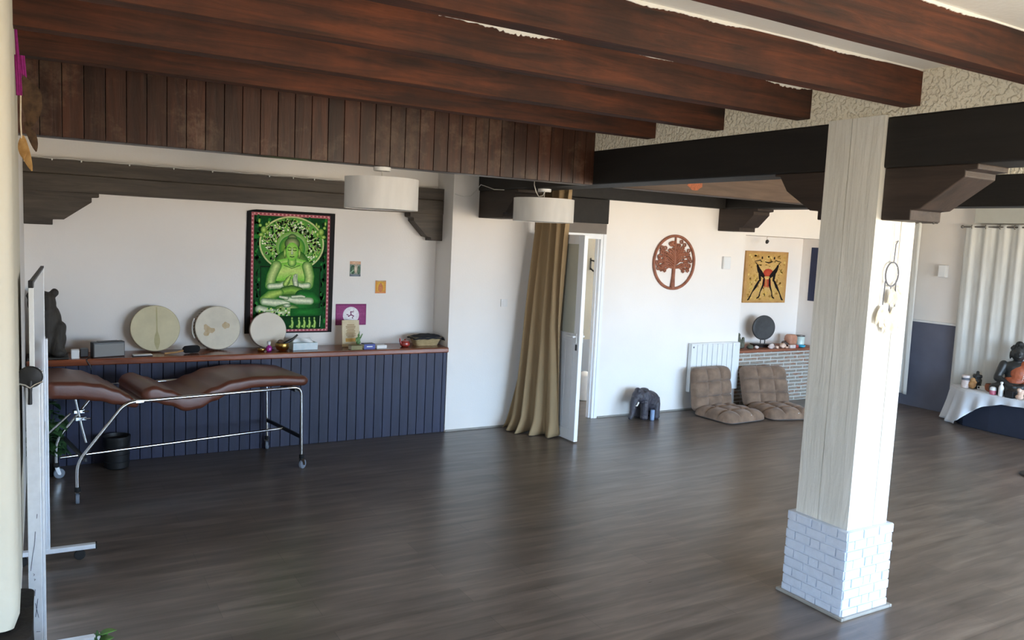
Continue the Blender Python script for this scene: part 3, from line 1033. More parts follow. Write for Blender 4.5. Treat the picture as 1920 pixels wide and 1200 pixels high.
# frame drums leaning on the wall
def drum(name, label, cx, r, skin, depth, extra=None, tilt=10):
    t_ = thing(name, label, 'drum', (cx, 7.64, ZT), local=True)
    # local frame: disc axis along -y tilted back
    mt = Matrix.Translation((0, 0, r * math.cos(R(tilt)) + .012)) @ Matrix.Rotation(R(-tilt), 4, 'X') @ Matrix.Rotation(R(90), 4, 'X')
    n = 56
    fr = MB()
    pr = [(r, -depth), (r, 0), (r - .008, 0), (r - .008, -depth)]
    fr.loft([[Vector((q * math.cos(2 * PI * j / n), q * math.sin(2 * PI * j / n), z)) for (q, z) in pr] for j in range(n)], closed=True)
    fr.xform(mt).build('drum_frame', 'drumwood', t_)
    sk = MB().lathe([(r + .001, -.014), (r + .0015, -.003), (r - .004, .002), (r * .5, .0025), (0.001, .0028)], (0, 0, 0), n)
    sk.xform(mt).build('drum_skin', skin, t_)
    if extra:
        extra(t_, mt, r)
    return t_


def extra1(t_, mt, r):
    s1 = MB()
    pts = []
    for i in range(13):
        v = -1 + 2 * i / 12
        wv = 0.006 if v > -0.15 else 0.006 + 0.018 * math.sin(PI * min(1, (-0.15 - v) / 0.85))
        pts.append((0.012 + wv, v * r * .93))
    pts2 = [(0.024 - p[0], p[1]) for p in pts][::-1]
    s1.prism(pts + pts2, XY, 0.0026, 0.0034)
    s1.xform(mt).build('streak', 'stripe', t_, smooth=False)


def extra2(t_, mt, r):
    s1 = MB()
    pts = []
    for i in range(20):
        a = 2 * PI * i / 20
        q = .045 * (1 + .35 * math.sin(3 * a + 1.6) + .1 * math.sin(7 * a))
        pts.append((-.085 + q * math.cos(a), -.022 + q * math.sin(a)))
    s1.prism(pts, XY, 0.0026, 0.0034)
    s1.xform(mt).build('stain', 'stain', t_, smooth=False)
    s2 = MB().prism([(.07 + .035 * math.cos(2 * PI * i / 14), .02 + .03 * math.sin(2 * PI * i / 14) * (1 + .2 * math.sin(i * 2.1))) for i in range(14)], XY, .0026, .0032)
    s2.xform(mt).build('stain', 'stain', t_, smooth=False)
    # cord loop handle at the left edge
    lp = MB().tube([(-r - .002, .09, -.02), (-r - .014, .05, -.03), (-r - .018, .0, -.035), (-r - .015, -.05, -.03), (-r - .002, -.09, -.02)], .006, 8)
    lp.xform(mt).build('cord_loop', 'whitecord', t_)
    ls = MB()
    for i in range(22):
        a = R(120 + 180 * i / 21)
        ls.tube([((r + .002) * math.cos(a), (r + .002) * math.sin(a), -.004), ((r + .004) * math.cos(a + .05), (r + .004) * math.sin(a + .05), -.05)], .0028, 6)
    ls.xform(mt).build('lacing', 'brownfeather', t_)


drum('frame_drum', 'largest frame drum, cream skin with a vertical olive streak, leftmost on worktop', 0.877, 0.202, 'skin1', 0.055, extra1)
drum('frame_drum', 'middle frame drum, pale skin with an amber stain, on worktop', 1.404, 0.198, 'skin2', 0.06, extra2)
drum('frame_drum', 'smallest frame drum, plain off-white skin, in front of the green tapestry', 1.859, 0.168, 'skin3', 0.05)

# drum beater
bt = thing('drum_beater', 'drum beater with pale stick and black head, lying between the drums', 'beater', (1.05, 7.5, ZT))
MB().tube([(0.93, 7.462, ZT + .010), (1.02, 7.475, ZT + .016), (1.10, 7.49, ZT + .03)], [.008, .008, .009], 10).build('stick', 'stickwood', bt)
MB().tube([(1.085, 7.487, ZT + .033), (1.10, 7.49, ZT + .036), (1.16, 7.505, ZT + .036), (1.21, 7.52, ZT + .036), (1.225, 7.523, ZT + .035)], [.02, .032, .035, .033, .022], 14).build('head', 'blackfelt', bt)

# carved bear statue at the left end of the worktop
br_ = thing('bear_statue', 'large dark carved wooden bear at the left end of the worktop', 'statue', (0.06, 7.50, ZT))
b = MB()
b.ell((0.055, 7.52, 1.05), (0.135, 0.11, 0.145))
b.ell((0.055, 7.52, 0.97), (0.125, 0.10, 0.065))
b.ell((0.04, 7.52, 1.19), (0.118, 0.10, 0.17))
b.ell((0.015, 7.51, 1.34), (0.105, 0.095, 0.105))
b.ell((-0.01, 7.42, 1.325), (0.05, 0.075, 0.045))
b.ell((0.105, 7.53, 1.427), (0.034, 0.025, 0.037))
b.ell((-0.068, 7.53, 1.40), (0.03, 0.025, 0.035))
b.cap((0.14, 7.47, 1.15), (0.12, 7.42, 0.96), .05, .045)
b.cap((-0.03, 7.47, 1.15), (-0.02, 7.42, 0.96), .05, .045)
b.ell((0.13, 7.43, 0.945), (0.06, 0.075, 0.04))
b.ell((-0.02, 7.43, 0.945), (0.06, 0.075, 0.04))
b.build('body', 'bearwood', br_, remesh=0.012, smoothit=3)
MB().box(-0.095, 0.2, 7.37, 7.65, ZT + .001, 0.912).build('base', 'bearwood', br_, bevel=0.006, smooth=False)
MB().ell((-0.02, 7.349, 1.34), (0.02, 0.016, 0.014)).build('nose', 'blackfelt', br_)

# small white box, black box and the table speaker
o = MB().box(0.215, 0.275, 7.38, 7.45, ZT, ZT + .075).build('charger_box', 'whiteplastic', bevel=0.006, smooth=False)
tag(o, 'small white plastic box beside the carved bear', 'box')
o = MB().box(0.285, 0.345, 7.47, 7.55, ZT, ZT + .068).build('cable_box', 'darkplastic', bevel=0.006, smooth=False)
tag(o, 'small dark box between the white box and the speaker', 'box')
sp = thing('speaker', 'grey box-shaped table speaker on the worktop', 'speaker', (0.49, 7.47, ZT), R(14), local=True)
MB().box(-.125, .125, -.035, .045, 0, .128).build('cabinet', 'darkplastic', sp, bevel=0.006, smooth=False)
MB().box(-.118, .118, -.040, -.0345, .006, .112).build('grille', 'greyplastic', sp, bevel=0.003, smooth=False)
MB().box(-.08, .08, -.02, .03, .128, .132).build('button_panel', 'blackplastic', sp, bevel=0.001, smooth=False)
ph = thing('phone', 'thin pale phone with dark edge lying in front of the largest drum', 'phone', (0.75, 7.43, ZT), R(4), local=True)
MB().box(-.078, .078, -.035, .035, 0.0, .010).build('case', 'blackplastic', ph, bevel=0.003, smooth=False)
MB().box(-.074, .074, -.037, .030, .010, .016).build('cover', 'whiteplastic', ph, bevel=0.002, smooth=False)
# cable hanging over the counter edge
o = MB().tube([(0.36, 7.45, ZT + .006), (0.33, 7.36, ZT + .006), (0.325, 7.341, ZT - .01), (0.35, 7.338, ZT - .05), (0.36, 7.34, ZT - .09)], .004, 8).build('black_cable', 'blackplastic')
tag(o, 'thin black cable running over the worktop edge below the speaker', 'cable')


# small items by the third drum
def bowl(ctr, r, h, t_, mat_):
    x, y, z = ctr
    MB().lathe([(r * .45, z), (r * .8, z + h * .18), (r, z + h * .55), (r * .98, z + h * .86), (r * .93, z + h), (r * .89, z + h), (r * .93, z + h * .8), (r * .9, z + h * .5), (r * .6, z + h * .18), (.002, z + h * .14)], (x, y, 0), 28).build('bowl', mat_, t_)


g = thing('brass_dish', 'low brass dish in front of the smallest drum', 'dish', (1.755, 7.46, ZT))
bowl((1.755, 7.46, ZT), .036, .032, g, 'brass')
MB().lathe([(.001, ZT + .02), (.03, ZT + .022), (.001, ZT + .034)], (1.755, 7.46, 0), 16).build('contents', 'pages', g)
g = thing('perfume_bottle', 'little purple bottle between the brass dish and brass bowl', 'bottle', (1.823, 7.46, ZT))
MB().lathe([(.015, ZT), (.026, ZT + .008), (.029, ZT + .03), (.022, ZT + .048), (.01, ZT + .055), (.01, ZT + .062)], (1.823, 7.46, 0), 20).build('flask', 'purpleglass', g)
MB().lathe([(.012, ZT + .062), (.017, ZT + .07), (.017, ZT + .092), (.012, ZT + .096)], (1.823, 7.46, 0), 16).build('stopper', 'clear', g)
g = thing('singing_bowl', 'brass singing bowl with a dark striker on top', 'bowl', (1.95, 7.48, ZT))
bowl((1.95, 7.48, ZT), .064, .075, g, 'brass')
MB().tube([(1.965, 7.48, ZT + .065), (2.02, 7.475, ZT + .095), (2.05, 7.47, ZT + .115), (2.09, 7.47, ZT + .15)], [.016, .016, .010, .009], 12).build('striker', 'darkwood', g)
MB().ell((1.935, 7.48, ZT + .085), (.03, .022, .022)).build('cushion', 'brownfeather', g)
g = thing('tissue_box', 'pale blue tissue box with a white tissue pulled out', 'box', (2.16, 7.53, ZT), R(3), local=True)
MB().box(-.115, .125, -.06, .06, 0, .07).build('carton', 'tissue', g, bevel=0.004, smooth=False)
tp = MB()
tp.grid(lambda u, v: Vector((-.1 + .2 * u, -.01 + .03 * math.sin(6 * u + 2 * v), .069 + (.055 * math.sin(PI * u) * v + .012 * math.sin(9 * u) * v))), 16, 6)
tp.build('tissue', 'paper', g, solid=0.003)

g = thing('greeting_card', 'parchment-coloured card with brown lines standing in front of the purple flyer', 'card', (2.66, 7.6, ZT), local=True)
mt = Matrix.Rotation(R(-8), 4, 'X')
MB().box(-.088, .088, -.006, .006, 0, .265).xform(mt).build('card', 'cardpaper', g, bevel=0.001, smooth=False)
ln = MB()
for i in range(9):
    wv = random.uniform(.03, .055)
    ln.box(-wv, wv, -.0072, -.0060, .215 - i * .015, .221 - i * .015, 0)
ln.xform(mt).build('printed_lines', 'ink', g, smooth=False)
MB().box(-.055, .055, -.0070, -.0060, .05, .085).xform(mt).build('printed_panel', 'orangeink', g, smooth=False)
g = thing('figurine', 'slim green figurine standing before the parchment card', 'figurine', (2.70, 7.50, ZT))
f_ = MB()
f_.lathe([(.026, ZT), (.026, ZT + .01), (.014, ZT + .02), (.012, ZT + .045)], (2.70, 7.50, 0), 14)
f_.ell((2.70, 7.50, ZT + .06), (.024, .018, .022))
f_.ell((2.70, 7.50, ZT + .088), (.020, .016, .026))
f_.cap((2.72, 7.50, ZT + .10), (2.735, 7.49, ZT + .14), .007, .006)
f_.cap((2.68, 7.50, ZT + .10), (2.672, 7.49, ZT + .075), .007, .006)
f_.ell((2.703, 7.50, ZT + .126), (.012, .012, .015))
f_.cap((2.705, 7.50, ZT + .14), (2.712, 7.50, ZT + .172), .006, .002)
f_.build('figure', 'greenstone', g, remesh=0.004, smoothit=1)


def book(name, label, x, y, w_, d, h_, rz, cover, pages='pages', group='small books on the worktop'):
    t_ = thing(name, label, 'book', (x, y, ZT), R(rz), group=group, local=True)
    MB().box(-w_ / 2 + .002, w_ / 2 - .003, -d / 2 + .003, d / 2 - .003, .003, h_ - .003).build('pages', pages, t_, smooth=False)
    cv = MB()
    cv.box(-w_ / 2, w_ / 2, -d / 2, d / 2, 0, .003)
    cv.box(-w_ / 2, w_ / 2, -d / 2, d / 2, h_ - .003, h_)
    cv.box(-w_ / 2, w_ / 2, -d / 2, -d / 2 + .003, 0, h_)
    cv.build('cover', cover, t_, bevel=0.001, smooth=False)
    return t_


book('book', 'small olive book, leftmost of three at the card', 2.645, 7.43, .115, .08, .042, 4, 'olive')
t_ = book('book', 'small blue book with a pale title strip, between olive and white ones', 2.785, 7.455, .115, .085, .048, 2, 'bluecover')
MB().box(-.03, .03, -.0437, -.0424, .02, .03).build('title_strip', 'paper', t_, smooth=False)
MB().box(-.0575, .0575, -.0425, .0425, .048, .052).build('upper_cover', 'navycover', t_, smooth=False)
book('book', 'small white book, rightmost of three at the card', 2.915, 7.46, .105, .08, .034, 2, 'whiteplastic')

g = thing('red_teapot', 'small red glazed pot left of the basket', 'pot', (3.19, 7.50, ZT))
MB().lathe([(.03, ZT), (.048, ZT + .014), (.052, ZT + .035), (.042, ZT + .058), (.024, ZT + .066), (.001, ZT + .068)], (3.195, 7.50, 0), 22).build('body', 'redglaze', g)
MB().lathe([(.008, ZT + .066), (.011, ZT + .074), (.002, ZT + .08)], (3.195, 7.50, 0), 12).build('lid_knob', 'redglaze', g)
MB().tube([(3.15, 7.49, ZT + .03), (3.135, 7.485, ZT + .06), (3.132, 7.483, ZT + .09)], [.012, .009, .007], 10).build('spout', 'redglaze', g)

g = thing('basket', 'tan wicker basket filled with black cloth at the right end of the worktop', 'basket', (3.455, 7.58, ZT))
bk = MB()


def bring(w_, d, z, r=.03):
    return [Vector((3.455 + p[0], 7.58 + p[1], ZT + z)) for p in rrect(0, 0, w_, d, r)]


bk.loft([bring(.24, .12, 0), bring(.27, .15, .04), bring(.315, .19, .085), bring(.325, .2, .09), bring(.315, .19, .09), bring(.29, .165, .085), bring(.24, .12, .015)])
bk.build('basket_body', 'wicker', g)
bc = MB()
bc.grid(lambda u, v: Vector((3.455 - .165 + .35 * u, 7.58 - .105 + .2 * v, ZT + .075 + .035 * math.sin(PI * u) ** .5 * math.sin(PI * v) ** .5 + .012 * noise.noise(Vector((u * 6, v * 5, 2))) - .02 * (u > .93))), 24, 14)
bc.build('cloth', 'blackcloth', g, solid=0.01)


# ------------------------------------------------------------------ printed pictures
class Pic(MB):
    """flat picture built up from thin coloured layers on the x,z plane facing -y"""

    def setup(s, x0, z0, w_, h_, y):
        s.x0, s.z0, s.w_, s.h_, s.y = x0, z0, w_, h_, y
        s.layer = 0
        return s

    def P(s, u, v, lift=None):
        return Vector((s.x0 + u * s.w_, s.y - s.layer * 0.00012, s.z0 + v * s.h_))

    def fan(s, pts, ce, cc=None, ctr=None):
        s.layer += 1
        n = len(pts)
        if ctr is None:
            ctr = (sum(p[0] for p in pts) / n, sum(p[1] for p in pts) / n)
        vs = [s.P(*p) for p in pts] + [s.P(*ctr)]
        s.add(vs, [(i, (i + 1) % n, n) for i in range(n)], 0, [ce] * n + [cc or ce])

    def rect(s, u0, v0, u1, v1, ce, cc=None):
        s.fan([(u0, v0), (u1, v0), (u1, v1), (u0, v1)], ce, cc)

    def oval(s, u, v, ru, rv, ce, cc=None, n=28):
        s.fan([(u + ru * math.cos(2 * PI * i / n), v + rv * math.sin(2 * PI * i / n)) for i in range(n)], ce, cc)

    def limb(s, pts, rs, ce, cc):
        """strip with a coloured middle line and edges"""
        s.layer += 1
        asp = s.w_ / s.h_
        n = len(pts)
        vs, tn = [], []
        L_ = [(p[0], p[1] / asp) for p in pts]

        def push(p, cl):
            vs.append(s.P(p[0], p[1] * asp))
            tn.append(cl)
        for i in range(n):
            a, b_ = L_[max(0, i - 1)], L_[min(n - 1, i + 1)]
            dx_, dy_ = b_[0] - a[0], b_[1] - a[1]
            l_ = math.hypot(dx_, dy_) or 1
            nx, ny = -dy_ / l_, dx_ / l_
            r = rs[i] if isinstance(rs, (list, tuple)) else rs
            push((L_[i][0] + nx * r, L_[i][1] + ny * r), ce)
            push(L_[i], cc)
            push((L_[i][0] - nx * r, L_[i][1] - ny * r), ce)
        fs = []
        for i in range(n - 1):
            k_ = i * 3
            fs += [(k_, k_ + 1, k_ + 4, k_ + 3), (k_ + 1, k_ + 2, k_ + 5, k_ + 4)]
        # round ends
        for (i, sg) in ((0, -1), (n - 1, 1)):
            a, b_ = L_[max(0, i - 1)], L_[min(n - 1, i + 1)]
            ang = math.atan2((b_[1] - a[1]) * sg, (b_[0] - a[0]) * sg)
            r = rs[i] if isinstance(rs, (list, tuple)) else rs
            base = len(vs)
            push(L_[i], cc)
            for q in range(9):
                aa = ang - PI / 2 + PI * q / 8
                push((L_[i][0] + r * math.cos(aa), L_[i][1] + r * math.sin(aa)), ce)
            fs += [(base, base + 1 + q, base + 2 + q) for q in range(8)]
        s.add(vs, fs, 0, tn)


# green batik tapestry
tp = thing('tapestry', 'green batik wall hanging of a seated Buddha with black and pink border', 'tapestry', (2.1, 7.77, 1.6))
TX0, TZ0, TW, TH = 1.672, 1.025, 0.845, 1.175
cl = MB()
cl.grid(lambda u, v: Vector((TX0 + TW * u + .012 * (v - .5), 7.766 + .0015 * math.sin(7 * u), TZ0 + TH * v - (.02 * max(0, .08 - u) / .08 * (v > .97)))), 20, 24)
cl.build('cloth', mat('black batik cloth', c(28, 26, 28), 0.9, var=.1), tp, solid=0.004)
p = Pic().setup(TX0, TZ0, TW, TH, 7.7625)
K = (0.012, 0.014, 0.012, 1)
GD, GM, GL, GY, CR = c(18, 74, 32), c(44, 134, 52), c(124, 208, 68), c(208, 240, 130), c(248, 250, 218)
PK, PK2 = c(196, 110, 118), c(230, 180, 180)
p.rect(.055, .012, .945, .978, PK)
for i in range(58):
    v = .018 + .956 * i / 58
    for u in (.058, .925):
        p.rect(u, v, u + .0165, v + .008, PK2 if i % 2 else c(150, 70, 84))
        p.layer -= 1
for i in range(40):
    u = .06 + .88 * i / 40
    for v in (.016, .962):
        p.rect(u, v, u + .012, v + .012, PK2 if i % 2 else c(150, 70, 84))
        p.layer -= 1
p.layer += 1
p.rect(.082, .03, .918, .955, GD)
p.layer += 1
rp_ = random.Random(11)
for i in range(170):
    u, v = rp_.choice([rp_.uniform(.095, .16), rp_.uniform(.84, .905), rp_.uniform(.1, .9)]), rp_.uniform(.04, .94)
    if .16 < u < .84 and v < .90:
        continue
    p.oval(u, v, rp_.uniform(.008, .02), rp_.uniform(.008, .028), rp_.choice([GM, c(22, 90, 44), c(10, 40, 20)]), None, 7)
    p.layer -= 1
p.layer += 1
# throne back panel, halo
p.rect(.155, .05, .845, .55, c(20, 40, 22))
p.rect(.165, .06, .835, .54, GD, GM)
p.oval(.51, .735, .37, .225, c(206, 214, 150), CR, 44)
p.oval(.51, .735, .352, .213, c(92, 158, 66), c(146, 198, 96), 44)
p.layer += 1
for i in range(640):
    a, q = rp_.uniform(0, 2 * PI), math.sqrt(rp_.uniform(.22, 1))
    u, v = .51 + .335 * q * math.cos(a), .735 + .2 * q * math.sin(a)
    if v < .55:
        continue
    kk = rp_.choice([GY, CR, CR, c(190, 214, 130), c(20, 70, 28), c(28, 84, 32)])
    lst = [(u + .016 * t2 * math.cos(a * 3 + t2 * 2.6), v + .012 * t2 * math.sin(a * 3 + t2 * 2.6)) for t2 in (0, .35, .7, 1)]
    p.limb(lst, [.005, .008, .007, .004], kk, kk)
    p.layer -= 1
p.layer += 1
p.oval(.51, .71, .185, .125, c(110, 170, 60), CR, 36)
p.oval(.51, .70, .15, .105, GM, c(200, 236, 90), 36)
# corner figures
for (u, sg) in ((.19, 1), (.84, -1)):
    for (du, dv, ru, rv) in ((0, 0, .035, .03), (.03, .045, .018, .015), (-.04, .035, .02, .014), (-.03, -.04, .03, .016), (.04, -.02, .02, .02), (-.05, .07, .014, .02), (.055, .06, .012, .018)):
        p.oval(u + sg * du, .84 + dv, ru, rv, c(70, 130, 30), GY, 12)
# body
EG = c(26, 100, 30)
p.limb([(.51, .40), (.51, .55)], [.17, .205], EG, c(190, 222, 120))
p.limb([(.36, .565), (.51, .585), (.66, .565)], [.05, .06, .05], GL, c(208, 230, 140))
p.limb([(.36, .50), (.51, .52), (.66, .50)], [.10, .10, .10], GL, c(206, 230, 130))
p.limb([(.51, .58), (.51, .64)], [.05, .045], GM, GY)
p.oval(.51, .685, .083, .082, c(16, 70, 24), c(60, 130, 44))
p.oval(.51, .775, .055, .042, c(20, 80, 30), c(196, 204, 140))
p.oval(.51, .735, .088, .055, c(20, 80, 30), c(206, 210, 150))
p.oval(.51, .672, .072, .075, GL, c(204, 222, 130))
for u in (.427, .593):
    p.oval(u, .66, .016, .045, c(40, 100, 30), GY, 14)
for u in (.48, .54):
    p.limb([(u - .018, .685), (u, .68), (u + .018, .685)], .004, GD, GD)
    p.limb([(u - .02, .702), (u, .708), (u + .02, .70)], .003, GD, GD)
p.limb([(.51, .695), (.508, .655)], [.006, .012], GM, CR)
p.limb([(.488, .632), (.51, .628), (.532, .632)], .005, GD, GD)
p.limb([(.42, .56), (.51, .535), (.6, .56)], .004, GD, c(90, 150, 60))
# arms
p.limb([(.335, .555), (.285, .47), (.265, .395)], [.06, .058, .055], c(50, 130, 36), c(214, 232, 150))
p.limb([(.685, .555), (.715, .47), (.705, .40)], [.06, .058, .055], c(50, 130, 36), c(214, 232, 150))
p.limb([(.265, .385), (.38, .39), (.46, .42)], [.038, .036, .03], c(50, 130, 36), CR)
p.limb([(.70, .395), (.62, .39), (.555, .41)], [.038, .036, .03], c(50, 130, 36), CR)
p.limb([(.44, .405), (.475, .45), (.50, .475)], [.032, .026, .01], EG, GY)
p.limb([(.56, .40), (.545, .445), (.55, .482)], [.034, .032, .012], EG, CR)
for q in range(4):
    p.limb([(.535 + .012 * q, .43), (.53 + .014 * q, .478 + .004 * q)], .0045, EG, CR)
# lap and crossed legs
p.limb([(.42, .345), (.51, .355), (.60, .345)], [.05, .06, .05], GD, c(150, 200, 84))
p.limb([(.62, .31), (.74, .30), (.80, .27)], [.07, .075, .05], GD, GM)
p.limb([(.38, .335), (.27, .31), (.2, .275)], [.04, .06, .05], c(40, 120, 36), c(190, 220, 110))
p.limb([(.2, .26), (.33, .25), (.47, .25)], [.045, .05, .032], c(40, 120, 36), CR)
p.limb([(.73, .265), (.58, .27), (.45, .285)], [.045, .05, .03], c(40, 120, 36), CR)
p.limb([(.46, .29), (.38, .30)], [.022, .016], EG, CR)
p.limb([(.52, .30), (.62, .305), (.66, .30)], [.018, .02, .014], EG, CR)
p.oval(.46, .205, .14, .035, EG, c(200, 220, 140))
p.oval(.46, .228, .05, .018, EG, CR)
# throne
p.limb([(.15, .20), (.33, .165)], [.05, .05], EG, CR)
p.rect(.14, .145, .5, .185, c(120, 170, 70), CR)
p.rect(.5, .145, .85, .205, c(20, 90, 34), GM)
p.layer += 1
for i in range(40):
    u = .15 + .34 * rp_.random()
    p.oval(u, .15 + .055 * rp_.random(), .012, .01, rp_.choice([GM, CR, GY]), None, 7)
    p.layer -= 1
p.layer += 2
p.rect(.2, .035, .85, .14, c(12, 44, 20), GD)
for i, u in enumerate((.52, .60, .66, .72, .78)):
    p.limb([(u, .05), (u + .008, .085), (u, .105)], [.02, .016, .012], EG, GY)
    p.oval(u, .122, .012, .012, EG, GY, 10)
    p.oval(u - .018, .055, .018, .012, EG, GY, 10)
p.limb([(.845, .05), (.85, .14)], .003, CR, CR)
p.build('print', 'print', tp, smooth=False)

# postcards and flyer
def postcard(name, label, u0, z0, w_, h_, paint, cat='postcard'):
    t_ = thing(name, label, cat, (u0 + w_ / 2, 7.773, z0))
    MB().box(u0, u0 + w_, 7.7715, 7.7745, z0, z0 + h_).build('card', 'paper', t_, smooth=False)
    q = Pic().setup(u0, z0, w_, h_, 7.7713)
    paint(q)
    q.build('print', 'print', t_, smooth=False)


def pc1(q):
    q.rect(0, 0, 1, 1, c(120, 140, 132), c(200, 190, 170))
    q.rect(0, .8, 1, 1, c(206, 160, 130), c(232, 200, 170))
    q.oval(.28, .45, .22, .3, c(60, 92, 74), c(110, 134, 110))
    q.oval(.82, .42, .14, .28, c(70, 100, 84), c(120, 140, 120))
    q.oval(.55, .5, .16, .28, c(176, 160, 140), c(240, 232, 214))
    q.oval(.55, .82, .08, .08, c(196, 150, 120), c(240, 226, 200))
    q.rect(0, 0, 1, .14, c(96, 104, 116), c(150, 158, 166))
    q.limb([(.05, .22), (.35, .42)], .03, c(160, 196, 160), c(190, 216, 190))


def pc2(q):
    q.rect(.04, .03, .96, .97, c(216, 150, 80), c(232, 182, 92))
    q.rect(.08, .88, .92, .97, c(176, 140, 110), c(230, 206, 160))
    q.oval(.5, .5, .34, .4, c(222, 170, 70), c(240, 200, 110))
    q.oval(.5, .42, .22, .3, c(206, 130, 84), c(210, 140, 96))
    q.oval(.5, .66, .1, .13, c(190, 116, 84), c(214, 150, 110))
    q.rect(.06, .04, .94, .14, c(216, 140, 96), c(226, 160, 110))


def fly(q):
    PU = c(122, 48, 96)
    q.rect(0, 0, 1, 1, PU)
    q.rect(.02, .03, .98, .95, c(150, 72, 122), c(168, 92, 140))
    q.rect(.02, .5, .98, .58, c(160, 82, 130), c(174, 100, 148))
    q.oval(.5, .47, .265, .395, c(236, 232, 236), c(246, 244, 246), 40)
    for k_ in range(3):
        a = R(95 + 120 * k_)
        asp = q.w_ / q.h_
        L_ = [(0, 0), (.075 * math.cos(a), .075 * math.sin(a)), (.075 * math.cos(a) + .055 * math.cos(a - 1.9), .075 * math.sin(a) + .055 * math.sin(a - 1.9)),]
        foot = L_[2]
        L_.append((foot[0] + .03 * math.cos(a - .4), foot[1] + .03 * math.sin(a - .4)))
        L_ = [(x_ * 1.35, y_ * 1.35) for x_, y_ in L_]
        q.limb([(.5 + x_, .49 + y_ * asp) for x_, y_ in L_], [.016, .02, .013, .010], PU, c(110, 40, 90))


postcard('postcard', 'small grey-green postcard on the wall, upper of two beside the tapestry', 2.688, 1.585, .113, .152, pc1)
postcard('postcard', 'small orange postcard on the wall, lower of two, nearer the pier', 2.957, 1.411, .127, .141, pc2)
postcard('flyer', 'purple flyer with a white disc bearing a three-legged mark', 2.552, 1.092, .320, .214, fly, 'flyer')

# ------------------------------------------------------------------ massage table (local frame, turned 9 degrees)
mtb = thing('massage_table', 'brown leatherette massage table on a chrome wheeled frame', 'massage table', (0.205, 6.35, 0), R(9.5), local=True)
WV = 0.72


def cushion(prof, thick, v0, v1, r=0.035):
    """prof: list of (u, z_top, thickness)"""
    rings = []
    n = len(prof)
    for i, (u, z, t_) in enumerate(prof):
        k_ = 1.0
        inset = 0.0
        if i in (0, n - 1):
            inset = 0.03
            t_ = t_ * 0.45
            z = z - t_ * 0.55
        elif i in (1, n - 2):
            inset = 0.008
            t_ = t_ * 0.88
            z = z - t_ * 0.07
        w_ = (v1 - v0) - 2 * inset
        rr_ = min(r, t_ * 0.49)
        rings.append([Vector((u, q[0], q[1])) for q in rrect((v0 + v1) / 2, z - t_ / 2, w_, t_, rr_, 5)])
    return MB().loft(rings)


def spl(pts, n):
    out = []
    for i in range(n + 1):
        u = pts[0][0] + (pts[-1][0] - pts[0][0]) * i / n
        for (a, b_) in zip(pts, pts[1:]):
            if a[0] <= u <= b_[0] + 1e-9:
                t_ = (u - a[0]) / (b_[0] - a[0])
                t_ = t_ * t_ * (3 - 2 * t_)
                out.append((u, a[1] + (b_[1] - a[1]) * t_, a[2] + (b_[2] - a[2]) * t_))
                break
    return out


def ends(pr, e=0.02):
    a, b_ = pr[0], pr[-1]
    return [(a[0] - e, a[1] - .006, a[2])] + pr + [(b_[0] + e, b_[1] - .006, b_[2])]


hp = ends(spl([(-.16, .90, .125), (.02, .888, .13), (.16, .862, .13), (.28, .815, .12), (.36, .765, .095), (.415, .715, .06)], 24))
cushion(hp, 0, .0135, WV - .0135).build('head_cushion', 'leather', mtb, angle=50)
bp = ends(spl([(.475, .80, .10), (.545, .815, .13), (.65, .775, .125), (.78, .718, .125), (.88, .722, .12), (.99, .766, .115), (1.14, .812, .105), (1.32, .826, .095), (1.52, .818, .09), (1.775, .795, .082)], 60))
cushion(bp, 0, .0135, WV - .0135).build('body_cushion', 'leather', mtb, angle=50)


def bend(pts, r, n=6):
    out = [Vector(pts[0])]
    for i in range(1, len(pts) - 1):
        a, b_, c_ = Vector(pts[i - 1]), Vector(pts[i]), Vector(pts[i + 1])
        d1, d2 = (a - b_).normalized(), (c_ - b_).normalized()
        p1, p2 = b_ + d1 * r, b_ + d2 * r
        for k_ in range(n + 1):
            t_ = k_ / n
            out.append(p1 * (1 - t_) ** 2 + b_ * 2 * t_ * (1 - t_) + p2 * t_ ** 2)
    out.append(Vector(pts[-1]))
    return out


for v in (0.0, WV):
    MB().tube(bend([(.012, v, .115), (.012, v, .305), (.335, v, .715), (1.715, v, .712), (1.728, v, .115)], .075), .0125, 12).build('side_frame', 'chrome', mtb)
for (u, v, ang) in ((.012, 0.0, 80), (1.728, 0.0, 30), (.012, WV, 0), (1.728, WV, 60)):
    cs = MB()
    mz = Matrix.Translation((u, v, 0)) @ Matrix.Rotation(R(ang), 4, 'Z')
    wl = MB().lathe([(.012, -.012), (.036, -.012), (.04, -.008), (.04, .008), (.036, .012), (.012, .012)], (0, 0, 0), 24)
    wl.xform(mz @ Matrix.Translation((.018, 0, .04)) @ Matrix.Rotation(R(90), 4, 'X'))
    root_c = MB().lathe([(.016, .09), (.02, .095), (.02, .122), (.014, .128)], (u, v, 0), 16).build('caster', 'rubber', mtb)
    fk = MB()
    for sy in (-.017, .015):
        fk.prism([(-.012, .092), (.016, .092), (.032, .04), (.026, .028), (.008, .034), (-.008, .07)], XZ, sy, sy + .002)
    fk.box(-.014, .018, -.017, .017, .088, .094)
    fk.xform(mz).build('fork', 'chrome', root_c, smooth=False)
    wl.build('wheel', 'greyrubber', root_c)
MB().box(1.715, 1.735, 0.01, WV - .01, .262, .292).build('cross_bar', 'blacksteel', mtb, bevel=.003, smooth=False)
MB().box(1.66, 1.70, 0.01, WV - .01, .672, .70).build('cross_bar', 'blacksteel', mtb, bevel=.003, smooth=False)
MB().box(0.06, 0.08, 0.01, WV - .01, .30, .33).build('cross_bar', 'blacksteel', mtb, bevel=.003, smooth=False)
MB().tube([(-.03, WV * .5, .262), (1.735, WV * .5, .278)], .0115, 12).build('stretcher', 'chrome', mtb)
